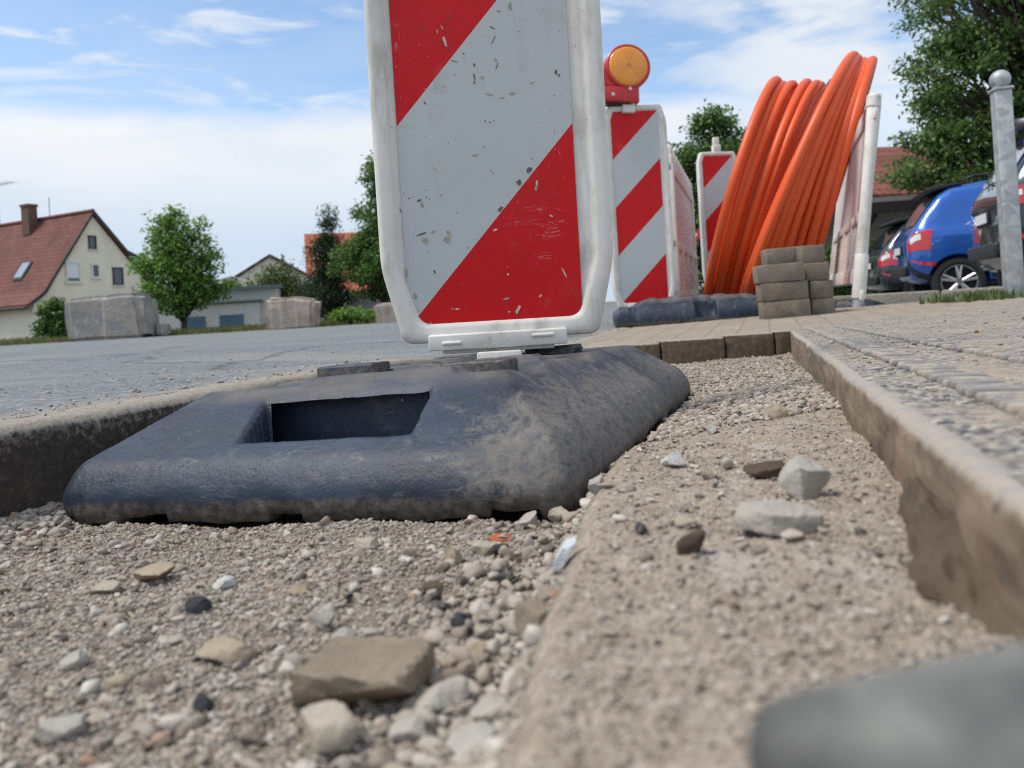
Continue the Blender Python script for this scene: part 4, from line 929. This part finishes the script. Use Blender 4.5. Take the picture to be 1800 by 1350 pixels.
# large tree over the parked cars
Y = 16.5; b_ = gpt(1850, Y)
tree('deciduous_tree', b_, 'large leafy tree overhanging the parked cars at the right edge', 8.6, [((-.2,0,6.5),(2.5,2.2,1.5)), ((-.8,0,4.5),(1.75,1.7,1.2)), ((.4,0,7.7),(1.9,1.8,1.5)), ((-1.2,0,3.1),(1.0,1.2,.75)), ((-1.9,0,5.2),(.95,1.0,.55)), ((-1.9,0,3.5),(.85,.7,.45)), ((-1.5,0,7.2),(.9,.9,.4)), ((.8,0,4.2),(2.0,1.8,1.4)), ((-2.2,0,4.4),(.6,.6,.3)), ((-2.0,0,2.8),(.75,.8,.4)), ((-2.7,0,3.6),(.5,.5,.2)), ((-2.6,0,2.9),(.7,.7,.40)), ((-1.4,0,2.3),(.8,.8,.35))], .11, LF_RT, 560, 85, .20, .2, 14, droop=.5)
tree('hedge', gpt(1432, 19), 'low dark hedge glimpsed between the conduit and the white post', 1.6, [((0,0,.9),(1.0,.5,.9)), ((1.0,0,.8),(1.0,.5,.8)), ((2.0,0,.8),(1.0,.5,.8))], .12, LF_DARK, 70, 90, .2, .03, 15, 'shrubs along the road', cat='hedge')

# ------------------------------------------------------------------ verge grass and boulders
rgv = np.random.default_rng(5)
def grass(name, pts, h_, lm, per=9):
    n = len(pts); P = np.repeat(pts, per, 0)+rgv.normal(size=(n*per, 3))*[.07, .07, 0]; m_ = len(P); a = rgv.uniform(0, 6.28, m_); hh_ = h_*rgv.uniform(.4, 1.3, m_)
    w_ = np.stack([np.cos(a), np.sin(a), 0*a], 1)*(.012+.02*h_); lean = rgv.normal(size=(m_, 3))*[.35, .35, 0]*hh_[:, None]
    V = np.stack([P-w_, P+w_, P+lean+np.array([0, 0, 1])*hh_[:, None]], 1).reshape(-1, 3); o = link(name, np_mesh(name, V, np.arange(m_*3).reshape(-1, 3)), lm, smooth=False); tag(o, kind='stuff'); return o
px_ = rgv.uniform(-30, 720, 2600); Yv = rgv.uniform(27.2, 31, 2600); pts = np.array([ray(a, 575)*[y, y, 0] for a, y in zip(px_, Yv)]); pts[:, 2] = -.31
grass('verge_grass', pts[:1700], .20, LF_DRY); grass('verge_grass', pts[1700:], .26, LF_PALE)
px_ = rgv.uniform(1690, 1830, 160); pts = np.array([ray(a, 525)*[3.36, 3.36, 0] for a in px_])+rgv.normal(size=(160, 3))*[.0, .03, 0]; pts[:, 2] = -.105
grass('pavement_weeds', pts, .05, LF_PALE, 5)
def m_boulder(c0, c1, seam):
    def fn(t, b):
        p = t.obj(); x, y, z = t.sep(p); n = t.noise(p, 2.2, 6, .65)
        col = t.mix(t.ss(n, .38, .62), c0+(1,), c1+(1,))
        for s_ in seam: col = t.mix(t.m('MULTIPLY', t.ss(t.m('ABSOLUTE', t.m('ADD', t.m('SUBTRACT', x, s_), t.m('MULTIPLY', t.m('SUBTRACT', n, .5), .15))), .05, .02), .8), col, (.47,.44,.40,1))
        pt_ = t.m('MULTIPLY', t.ss(t.noise(p, 4.5, 5, .7), .58, .66), t.ss(x, .3, -.5)); col = t.mix(t.m('MULTIPLY', pt_, .75), col, (.48,.475,.46,1))
        return {'Base Color': col, 'Normal': t.bump(t.noise(p, 7, 6, .7), .8, .08)}
    return fn
def boulder(px, py, Y, w_, h_, dep, mt, label, seed, skew=0.0):
    bm = bmesh.new(); bmesh.ops.create_cube(bm, size=1); bmesh.ops.bevel(bm, geom=bm.edges[:], offset=.09, segments=3, affect='EDGES'); bmesh.ops.subdivide_edges(bm, edges=bm.edges[:], cuts=4, use_grid_fill=True)
    u_ = Y/F; P = np.array([v.co[:] for v in bm.verts]); o_ = seed*3.1
    P = P+np.stack([vn3(P[:, 0]*3+o_+k*9, P[:, 1]*3, P[:, 2]*3) for k in range(3)], 1)*.055+np.stack([vn3(P[:, 0]*9+o_+k*9, P[:, 1]*9, P[:, 2]*9) for k in range(3)], 1)*.016
    P[:, 0] += skew*P[:, 2]; P[:, 2] -= .10*sst(P[:, 0], .0, .5)*sst(P[:, 2], -.2, .4)*(seed % 2)
    P = P*[w_*u_, dep, h_*u_]
    for v, c in zip(bm.verts, P): v.co = c
    me = bpy.data.meshes.new('boulder'); bm.to_mesh(me); bm.free(); o = link('boulder', me, mt); o.modifiers.new('e', 'EDGE_SPLIT').split_angle = R(30)
    c = at(px, py, Y); o.location = (c.x, c.y+dep*.4, c.z+h_*u_*.47); o.rotation_euler = (0, 0, R(seed*7 % 13-6)*.5); tag(o, label, 'boulder', 'rough stone blocks along the road'); return o
boulder(188, 597, 26.5, 140, 80, 1.2, mat('grey_boulder', m_boulder((.26,.26,.26), (.36,.325,.285), (.02,)), .95), 'largest grey quarried boulder with a light seam, beside the house corner', 2, -.04)
boulder(511, 580, 26.5, 86, 60, .9, mat('pink_boulder', m_boulder((.36,.29,.24), (.46,.38,.32), (-.62, -.3, .22)), .95), 'pinkish brown quarried boulder with pale vertical seams, right of the leafy tree', 3, .05)
boulder(690, 573, 26.0, 58, 42, .8, bpy.data.materials['pink_boulder'], 'brown boulder half hidden behind the edge of the large striped beacon', 5)
boulder(285, 588, 27.0, 20, 20, .35, bpy.data.materials['grey_boulder'], 'small round grey rock to the right of the largest grey boulder', 7)

# ------------------------------------------------------------------ houses
def m_stucco(c, seed=0):
    def fn(t, b):
        p = t.vm('ADD', t.obj(), (seed, seed, seed)); n = t.noise(p, .7, 5, .6)
        return {'Base Color': t.mix(t.ss(n, .3, .7), tuple(q*.88 for q in c)+(1,), c+(1,)), 'Normal': t.bump(t.noise(p, 40, 3), .2, .01)}
    return mat('stucco', fn, .92)
def m_tiles(c0, c1, vaxis):
    def fn(t, b):
        p = t.obj(); x, y, z = t.sep(p); u_ = y if vaxis == 'y' else x
        bt = t.n('ShaderNodeTexBrick', {'Vector': t.comb(u_, z, 0), 'Scale': 1, 'Mortar Size': .018, 'Brick Width': .24, 'Row Height': .24, 'Color1': c0+(1,), 'Color2': c1+(1,), 'Mortar': tuple(q*.35 for q in c0)+(1,)}, out=None)
        n = t.noise(p, .8, 5, .65); col = t.mix(t.m('MULTIPLY', t.ss(n, .4, .7), .55), bt.outputs[0], tuple(q*.45 for q in c0)+(1,))
        return {'Base Color': col, 'Normal': t.bump(bt.outputs[1], -.5, .03)}
    return mat('roof_tiles', fn, .85)
GLASS = mat('window_glass', (lambda t, b: (.05,.06,.07,1)), .08, spec=.8); WFR = flat_mat('window_frame', (.62,.62,.6), .5); SHUT = flat_mat('shutter_pale', (.62,.68,.75), .6); DKF = flat_mat('dark_trim', (.03,.028,.03), .6)
def window(parent, x, z, w_, h_, y, kind='glass', fr=None):
    f = MB()
    for a, b_, c_, d_ in ((0, h_/2, w_+.12, .08), (0, -h_/2, w_+.12, .08), (-w_/2, 0, .08, h_-.08), (w_/2, 0, .08, h_-.08)): f.box((x+a, y-.02, z+b_), (c_, .07, d_))
    o = f.build('window', fr or WFR, parent)
    g = MB(); g.box((x, y+.0, z+(.10 if kind == 'shutter' else 0)), (w_-.04, .03, h_-.08-(.2 if kind == 'shutter' else 0))); g.build('shutter' if kind == 'shutter' else 'pane', SHUT if kind == 'shutter' else GLASS, o)
    if kind == 'shutter': g = MB(); g.box((x, y, z-h_/2+.12), (w_-.04, .02, .16)); g.build('pane', GLASS, o)
    s_ = MB(); s_.box((x, y-.06, z-h_/2-.08), (w_+.25, .14, .06)); s_.build('sill', WFR, o); return o
# cream house on the left: local x along the gable, local y away along the ridge
ST1 = m_stucco((.74,.71,.60)); TL1 = m_tiles((.145,.052,.042), (.21,.075,.058), 'y')
hs_ = empty('house'); tag(hs_, 'cream gabled house with dark red tiled roof and chimney, left edge behind the boulder', 'house', 'houses beyond the road')
ap = at(160, 374, 45); gx = Vector((.43, .90, 0)).normalized(); gy = Vector((-gx.y, gx.x, 0))
hs_.matrix_world = Matrix.Translation(Vector((ap.x, ap.y, GZ))) @ Matrix((gx, gy, Vector((0, 0, 1)))).transposed().to_4x4()
HT = ap.z-GZ; HW = 4.05; EV = 2.45; DP = 13.
mb = MB(); gab = [(-HW+.35, 0), (HW-.2, 0), (HW-.2, 3.0), (0, HT-.12), (-HW+1.1, 2.72), (-HW+.35, 2.18)]
mb.prism(gab, 0, DP); mb.build('wall', ST1, hs_)
th_ = .16
def roof_slope(pts, d0, d1, m, parent, name='roof'):
    mb = MB(); up_ = [(a, b_+th_) for a, b_ in pts]; mb.prism(pts+up_[::-1], d0, d1); return mb.build(name, m, parent)
r1 = roof_slope([(0, HT-.08), (-HW+.9, 2.75), (-HW-.15, 2.02)], -.22, DP+.2, TL1, hs_)
r2 = roof_slope([(0.02, HT-.08), (HW+.1, 2.9)], -.22, DP+.2, TL1, hs_)
mb = MB(); mb.prism([(0, HT-.1), (-HW+.9, 2.72), (-HW-.12, 2.0), (-HW-.16, 2.1), (-HW+.85, 2.93), (0, HT+.12)], -.27, -.225); mb.prism([(0.03, HT-.1), (HW+.1, 2.86), (HW+.14, 3.05), (.03, HT+.12)], -.27, -.225); mb.build('verge_board', DKF, hs_)
mb = MB(); mb.tube([(0, -.2, HT+.1), (0, DP+.2, HT+.1)], .12, 8); mb.build('ridge', TL1, hs_)
mb = MB(); mb.tube([(-HW-.22, -.2, 1.98), (-HW-.22, DP, 1.98)], .08, 8); mb.build('gutter', DKF, hs_)
mb = MB(); mb.box((-.45, 5.0, HT+.05), (.55, .7, 1.8)); mb.box((-.45, 5.0, HT+.92), (.66, .8, .14)); mb.build('chimney', var_mat('chimney_brick', (.13,.075,.06), .5, 5, .9), r1)
sk = MB(); a_ = math.atan2(HT-2.75, HW-.9); Mx = Matrix.Rotation(-a_, 3, 'Y')
sk.box((-HW+1.75, 3.0, 4.20), (1.25, .85, .10), 0, 0, Mx); so = sk.build('skylight', DKF, r1); sk = MB(); sk.box((-HW+1.73, 3.0, 4.26), (1.05, .68, .10), 0, 0, Mx); sk.build('pane', flat_mat('sky_glass', (.30,.36,.42), .1, spec=.8), so)
window(hs_, -1.35, 3.95, .78, 1.1, -.01, 'shutter'); window(hs_, .05, 4.05, .42, .75, -.01, 'glass'); window(hs_, 1.5, 3.75, .62, .98, -.01, 'glass', DKF); window(hs_, -.05, HT-1.75, .42, .72, -.01, 'glass', DKF)
mb = MB(); mb.prism([(1.2, 0), (HW+1.9, 0), (HW+1.9, 4.6), (.1, HT-.5)], 2.3, 8.0); mb.build('side_wing', ST1, hs_)
roof_slope([(.05, HT-.42), (HW+2.2, 4.45)], 2.0, 8.2, DKF, hs_)
mb = MB(); mb.tube([(-HW+.28, -.05, 0), (-HW+.28, -.05, 2.0)], .045, 8); mb.build('downpipe', WFR, hs_)
for yy, zz, ln in ((8.2, 1.5, 2.2), (3.3, .0, 1.9)):
    mb = MB(); mb.tube([(-.3, yy, HT), (-.3, yy, HT+zz+ln*.5+.3)], .02, 5)
    if yy > 5:
        mb.tube([(-.3, yy-1.6, HT+zz+1.1), (-.3, yy+1.2, HT+zz+1.1)], .018, 5)
        for k in range(7): mb.tube([(-.7, yy-1.5+.4*k, HT+zz+1.1), (.1, yy-1.5+.4*k, HT+zz+1.1)], .01, 4)
    mb.build('antenna', DKF, hs_)
def gable_house(name, label, px, pyap, Y, yaw, hw, ev, dep, wallm, roofm, extra=None):
    ap = at(px, pyap, Y); r = empty(name, (ap.x, ap.y, GZ), (0, 0, yaw)); tag(r, label, 'house', 'houses beyond the road'); H_ = ap.z-GZ
    mb = MB(); mb.prism([(-hw, 0), (hw, 0), (hw, ev), (0, H_-.1), (-hw, ev)], 0, dep); mb.build('wall', wallm, r)
    a = roof_slope([(0, H_-.08), (-hw-.3, ev-.1)], -.25, dep+.2, roofm, r); b_ = roof_slope([(.02, H_-.08), (hw+.3, ev-.1)], -.25, dep+.2, roofm, r)
    return r, H_, a, b_
ST2 = m_stucco((.70,.69,.58), 4); TL2 = m_tiles((.33,.10,.06), (.42,.14,.085), 'y'); TL3 = m_tiles((.17,.05,.037), (.24,.075,.052), 'y')
hB, HB, ra, rb = gable_house('house', 'cream house with shallow gable and solar panel behind the small loose tree', 474, 449, 52, R(16), 3.4, 2.75, 9, ST2, m_tiles((.17,.10,.085), (.22,.13,.11), 'y'))
a_ = math.atan2(HB-2.75, 3.7); mb = MB(); Mx = Matrix.Rotation(a_, 3, 'Y'); mb.box((1.35, 3.2, HB-.08-1.35*math.tan(a_)+.23), (2.2, 3.2, .06), 0, 0, Mx); mb.build('solar_panel', flat_mat('solar_blue', (.16,.24,.36), .2), rb)
window(hB, .1, 2.9, .5, .7, -.01, 'glass', DKF)
hC, HC, ra, rb = gable_house('house', 'bright red steep tiled roof house left of the dark conifer', 541, 413, 56, R(-76), 3.6, 2.2, 9, m_stucco((.68,.66,.60), 9), m_tiles((.40,.115,.06), (.50,.16,.09), 'y'))
mb = MB(); mb.box((2.0, 1.0, HC-3.2), (.9, .9, .9)); mb.build('dormer', flat_mat('dormer_blue', (.40,.47,.55), .4), ra)
# low garage building beyond the verge
gr = empty('garage', at(452, 560, 34), (0, 0, R(8))); gr.location.z = GZ; tag(gr, 'low white flat-roofed garage with blue doors behind the leafy tree', 'garage')
STW = m_stucco((.72,.73,.72), 2); mb = MB(); mb.box((-1.9, 2.5, 1.1), (5.6, 5, 1.75)); mb.box((-1.6, .0, .75), (3.6, 1.2, 1.2)); mb.build('wall', STW, gr)
mb = MB(); mb.box((-1.9, 2.4, 2.02), (5.9, 5.5, .12)); mb.box((-1.6, -.05, 1.42), (3.8, 1.35, .08)); mb.build('roof', flat_mat('slate_edge', (.14,.2,.2), .7), gr)
for xx in (-2.55, -.95): mb = MB(); mb.box((xx, -.62, .52), (1.0, .06, .68)); mb.build('door', flat_mat('door_blue', (.10,.17,.27), .5), gr)
mb = MB(); mb.prism([(-7, 0), (1.5, 0), (1.5, 1.9), (-2.5, 3.0), (-7, 1.9)], 7, 12); mb.build('rear_wing', ST2, gr)
wl = empty('garden_wall', gpt(660, 34)); tag(wl, 'pale low garden wall glimpsed under the big dark green tree', 'wall'); mb = MB(); mb.box((0, 0, .75), (2.4, .2, 1.5)); mb.box((0, 0, 1.53), (2.5, .28, .06)); mb.build('masonry', STW, wl)
# right: tiled house and carport behind the cars
hD, HD, ra, rb = gable_house('house', 'red tiled house roof behind the large tree and the parked cars', 1640, 262, 26, R(100), 3.6, 2.9, 9, m_stucco((.55,.52,.46), 6), TL3)
hD.location.x += 1.0
cp = empty('carport', at(1565, 356, 19), (0, 0, R(-6))); zt_ = cp.location.z; cp.location.z = GZ; H_ = zt_-GZ; tag(cp, 'dark timber carport with flat roof behind the parked cars', 'carport')
mb = MB(); mb.box((.6, 1.5, H_+.05), (6.0, 3.6, .14)); mb.build('roof', flat_mat('carport_sheet', (.30,.29,.28), .7), cp)
mb = MB(); mb.box((.6, -.25, H_-.12), (6.0, .12, .24)); mb.build('fascia', DKF, cp)
for xx in (-.9, .5, 2.0): mb = MB(); mb.box((xx, -.1, H_/2-.15), (.16, .16, H_-.3)); mb.tube([(xx, -.1, H_-.95), (xx+.5, -.1, H_-.28)], .06, 6); mb.build('timber_post', flat_mat('timber_dark', (.045,.03,.025), .8), cp)
mb = MB(); mb.box((.6, 3.1, H_/2-.1), (5.8, .1, H_-.25)); mb.build('back_wall', flat_mat('timber_red', (.07,.03,.028), .85), cp)
sw = empty('low_wall', at(1600, 548, 6.2), (0, 0, R(-12))); tag(sw, 'low rough grey stone kerb wall along the car park, behind the white post', 'wall')
for k in range(5):
    mb = MB(); mb.box((-.7+.62*k, 0, .04), (.58, .16, .24)); o = mb.build('wall_block', var_mat('wall_stone', (.26,.245,.2), .35, 7, .95, .6, .02) if k == 0 else bpy.data.materials['wall_stone'], sw, bevel=.02)
    o.rotation_euler = (0, 0, random.uniform(-.05, .05))

# ------------------------------------------------------------------ cars
def carpaint(name, c, coat=1.0):
    def fn(t, b): return {'Base Color': t.mix(t.ss(t.noise(t.obj(), 3, 4), .3, .75), c+(1,), tuple(q*.85+.008 for q in c)+(1,))}
    return mat(name, fn, .3, metal=.35, coat=coat)
TYRE = var_mat('tyre_rubber', (.018,.018,.019), .3, 30, .85); RIMM = mat('alloy_rim', lambda t, b: (.55,.56,.58,1), .3, metal=.85); DARKP = flat_mat('trim_black', (.016,.016,.018), .5); CHROME = mat('bright_trim', lambda t, b: (.8,.8,.82,1), .15, metal=1.0)
TINT = mat('tinted_glass', lambda t, b: (.012,.014,.018,1), .06, spec=.9, coat=1.0); LRED2 = mat('tail_lens', lambda t, b: (.50,.012,.02,1), .12, coat=1.0); LWHT = mat('clear_lens', lambda t, b: (.72,.70,.68,1), .15, coat=1.0); PLATE = flat_mat('plate_white', (.72,.73,.74), .4)
ST = np.array([  # s, z0, belt, roof, w, wb, wr
 (0.00,.52,.88,.90,.66,.62,.58),(0.03,.40,.98,1.00,.80,.74,.68),(.10,.34,1.03,1.08,.875,.82,.72),(.25,.31,1.05,1.28,.91,.84,.71),(.45,.30,1.05,1.52,.92,.85,.68),(.62,.29,1.05,1.62,.92,.85,.66),
 (1.2,.28,1.04,1.68,.925,.86,.66),(2.0,.28,1.02,1.68,.925,.86,.66),(2.7,.28,1.0,1.58,.92,.86,.65),(3.25,.28,.99,1.12,.915,.85,.68),(3.8,.28,.93,.98,.90,.82,.70),(4.2,.32,.84,.88,.84,.76,.66),(4.36,.42,.70,.73,.72,.66,.6)])
def car(label, paint, near, heading, hs=1.0, oh=.80, wr_=.345, kind=0, name='parked_car'):
    """near: ground point below the near rear corner; local +x forward, local -y the near side"""
    r = empty(name); tag(r, label, 'car', 'cars parked beyond the pavement')
    T = lambda s_, k: np.interp(s_, ST[:, 0], ST[:, k])
    def sec(s_, n=None):
        z0, zb, zr_, w_, wb, wr = [float(T(s_, k)) for k in range(1, 7)]; g = zr_-zb
        pts = [(0, z0), (w_*.72, z0), (w_*.93, z0+.05), (w_, z0+.20), (w_, z0+(zb-z0)*.55), (w_*.985, zb-.12), ((w_+wb)/2, zb-.03), (wb, zb)]
        pts += [(wb+(wr-wb)*q, zb+g*q**.92) for q in (.2, .4, .6, .8)]
        pts += [(wr-.02, zb+g*.93), (wr-.10, zb+g*.99), (wr*.6, zb+g), (0, zb+g+.015)]
        return [(y, z*hs) for y, z in pts]
    def surf_pt(s_, t_, side=-1, off=0.0):
        p = sec(s_); i = min(int(t_), len(p)-2); f = t_-i; y = p[i][0]*(1-f)+p[i+1][0]*f; z = p[i][1]*(1-f)+p[i+1][1]*f; return (s_, side*(y+off), z+off*.3)
    S_ = sorted(set(list(np.linspace(0, .7, 22))+list(np.linspace(.7, 4.36, 34)))); rings = []
    for s_ in S_: h = sec(s_); rings.append([(s_, -y, z) for y, z in h]+[(s_, y, z) for y, z in h[-2:0:-1]])
    mb = MB(); mb.loft(rings); body = mb.build('body', paint, r, smooth=True); body.modifiers.new('e', 'EDGE_SPLIT').split_angle = R(48)
    # wheel wells cut into the body
    W_C = (oh, 3.42)
    for wx in W_C:
        for sd in (-1, 1):
            cm = MB(); cm.tube([(wx, sd*.60, wr_), (wx, sd*1.2, wr_)], wr_+.055, 40); cu = cm.build('cutter', DARKP); cu.parent = r
            bo = body.modifiers.new('well', 'BOOLEAN'); bo.object = cu; bo.operation = 'DIFFERENCE'; bo.solver = 'EXACT'
            bpy.context.view_layer.update(); dg = bpy.context.evaluated_depsgraph_get(); me = bpy.data.meshes.new_from_object(body.evaluated_get(dg)); body.modifiers.clear(); body.data = me; bpy.data.objects.remove(cu)
            me.materials.clear(); me.materials.append(paint)
    body.modifiers.new('e', 'EDGE_SPLIT').split_angle = R(40)
    for wx in W_C:
        for sd in (-1, 1):
            wh = empty('wheel', (wx, sd*.80, wr_)); wh.parent = r; q = sd
            def ring(rad, y, n=44): return [(rad*math.cos(2*math.pi*k/n), q*y, rad*math.sin(2*math.pi*k/n)) for k in range(n)]
            mb = MB(); mb.loft([ring(wr_*.70, -.08), ring(wr_*.97, -.10), ring(wr_, -.07), ring(wr_, .07), ring(wr_*.97, .10), ring(wr_*.80, .108), ring(wr_*.70, .09), ring(wr_*.70, -.02)]); mb.build('tyre', TYRE, wh, smooth=True).modifiers.new('e', 'EDGE_SPLIT').split_angle = R(35)
            mb = MB(); mb.loft([ring(wr_*.71, .06), ring(wr_*.70, .100), ring(wr_*.655, .098), ring(wr_*.63, .05)], cap=False)
            for k in range(5):
                a = 2*math.pi*k/5+.3
                for da in (-.16, .16):
                    p0 = Vector((math.cos(a+da*.4)*wr_*.12, q*.085, math.sin(a+da*.4)*wr_*.12)); p1 = Vector((math.cos(a+da)*wr_*.66, q*.085, math.sin(a+da)*wr_*.66)); mb.tube([p0, p1], [.022, .020], 6)
            mb.tube([(0, q*.06, 0), (0, q*.10, 0)], .055, 16); mb.build('rim', RIMM, wh)
            mb = MB(); mb.loft([ring(wr_*.66, .0), ring(wr_*.66, .015)]); mb.build('brake_disc', DARKP, wh)
    def patch(pf, name, m, nu=10, nv=6, parent=None, side=-1, off=.005):
        V = []
        for j in range(nv+1):
            for i in range(nu+1): s_, t_ = pf(i/nu, j/nv); V.append(surf_pt(s_, t_, side, off))
        me = np_mesh(name, V, grid_faces(nv+1, nu+1)); o = link(name, me, m, parent or r); return o
    for sd in (-1, 1):
        # side glass with a pointed rear quarter, bright surround just outside it
        def sg(g): return lambda u_, v_: (.78-g+1.95*u_+(.30*(v_)*(1-u_)**3)*1.0, 7.18-g*1.2+v_*(4.1+2*g)*(.25+.75*min(1, u_*5+.12)))
        patch(sg(.035), 'window_trim', CHROME, 26, 6, None, sd, .004); patch(sg(0), 'side_window', TINT, 26, 6, None, sd, .008)
        # tail lamps round the corner
        t0_, t1_ = (4.7, 1.4) if kind == 2 else (4.25, 2.3)
        tl = patch(lambda u_, v_: (.008+(.27+.05*v_)*u_, t0_+t1_*v_), 'tail_light', LRED2, 10, 6, None, sd, .010)
        patch(lambda u_, v_: (.03+.13*u_, t0_+t1_*(.3+.38*v_)), 'clear_lens', LWHT, 6, 4, tl, sd, .014)
        patch(lambda u_, v_: (.03+.30*u_, 3.2+.22*v_), 'reflector', LRED2, 6, 2, None, sd, .008)
        patch(lambda u_, v_: (.0+.62*u_*(oh/.8), 1.0+1.75*v_*(1-.35*u_)), 'bumper_cladding', DARKP, 14, 6, None, sd, .008)
        patch(lambda u_, v_: (oh+.42+(W_C[1]-oh-.84)*u_, 1.2+1.3*v_), 'sill_cladding', DARKP, 14, 4, None, sd, .007)
    # rear glass on the slope, roof spoiler, plate, wiper, tailgate recess
    V = []; nu, nv = 10, 10
    for j in range(nv+1):
        s_ = .13+.39*j/nv; z0, zb, zr_, w_, wb, wr = [float(T(s_, k)) for k in range(1, 7)]
        for i in range(nu+1): q = (i/nu*2-1); V.append((s_-.012, q*(wr-.09), (zr_+.012-.012*abs(q)**3)*hs))
    link('rear_window', np_mesh('rear_window', V, grid_faces(nv+1, nu+1)), TINT if kind else mat('rear_glass', lambda t, b: (.10,.13,.17,1), .06, spec=.9, coat=1.0), r)
    mb = MB(); mb.prism([(.30, 1.60*hs), (.36, 1.565*hs), (.78, 1.63*hs), (.80, 1.66*hs), (.45, 1.66*hs)], -.62, .62, 'y'); mb.build('spoiler', paint if kind == 2 else DARKP, r, bevel=.012)
    mb = MB(); mb.box((-.012, 0, .80*hs), (.03, .56, .15)); pl = mb.build('plate_recess', DARKP, r, bevel=.005); mb = MB(); mb.box((-.032, 0, .80*hs), (.012, .50, .105)); mb.build('number_plate', PLATE, pl)
    mb = MB(); mb.tube([(.10, -.05, 1.10*hs), (.13, .30, 1.15*hs)], .012, 6); mb.build('rear_wiper', DARKP, r)
    mb = MB(); mb.box((-.02, 0, .50*hs), (.08, 1.28, .16)); mb.build('bumper', DARKP, r, bevel=.03, seg=3)
    for sd in (-1, 1): mb = MB(); mb.tube([(.75, sd*.60, 1.68*hs), (.95, sd*.60, 1.735*hs), (2.3, sd*.60, 1.735*hs), (2.5, sd*.60, 1.69*hs)], .018, 8); mb.build('roof_rail', DARKP, r, smooth=True)
    mb = MB(); mb.tube([(.85, 0, 1.68*hs), (.72, 0, 1.80*hs)], .012, 6); mb.build('antenna', DARKP, r)
    hd = Vector((math.cos(heading), -math.sin(heading), 0)); sd_ = Vector((hd.y, -hd.x, 0)) if hd.x < 0 else Vector((math.sin(heading), math.cos(heading), 0))
    r.matrix_world = Matrix.Translation(near+sd_*.80) @ Matrix((hd, sd_, Vector((0, 0, 1)))).transposed().to_4x4(); return r
def cpt(px, Y, z): q = ray(px, 530)*Y; return Vector((q[0], Y, z))
car('bright blue estate car with red tail lamp, between the grey and the dark cars', carpaint('blue_paint', (.016,.115,.48)), cpt(1602, 11.3, -.36), R(18.5), 1.08, .62, .345, 0)
car('dark blue-black car nearest the galvanised post with its plate turned left', carpaint('dark_paint', (.012,.018,.035)), cpt(1772, 7.7, -.31), R(20), 1.20, .62, .345, 2)
car('dark grey car farthest left of the row, behind the white barrier post', carpaint('grey_paint', (.035,.05,.06)), cpt(1550, 13.6, -.40), R(13), .95, .7, .345, 1)
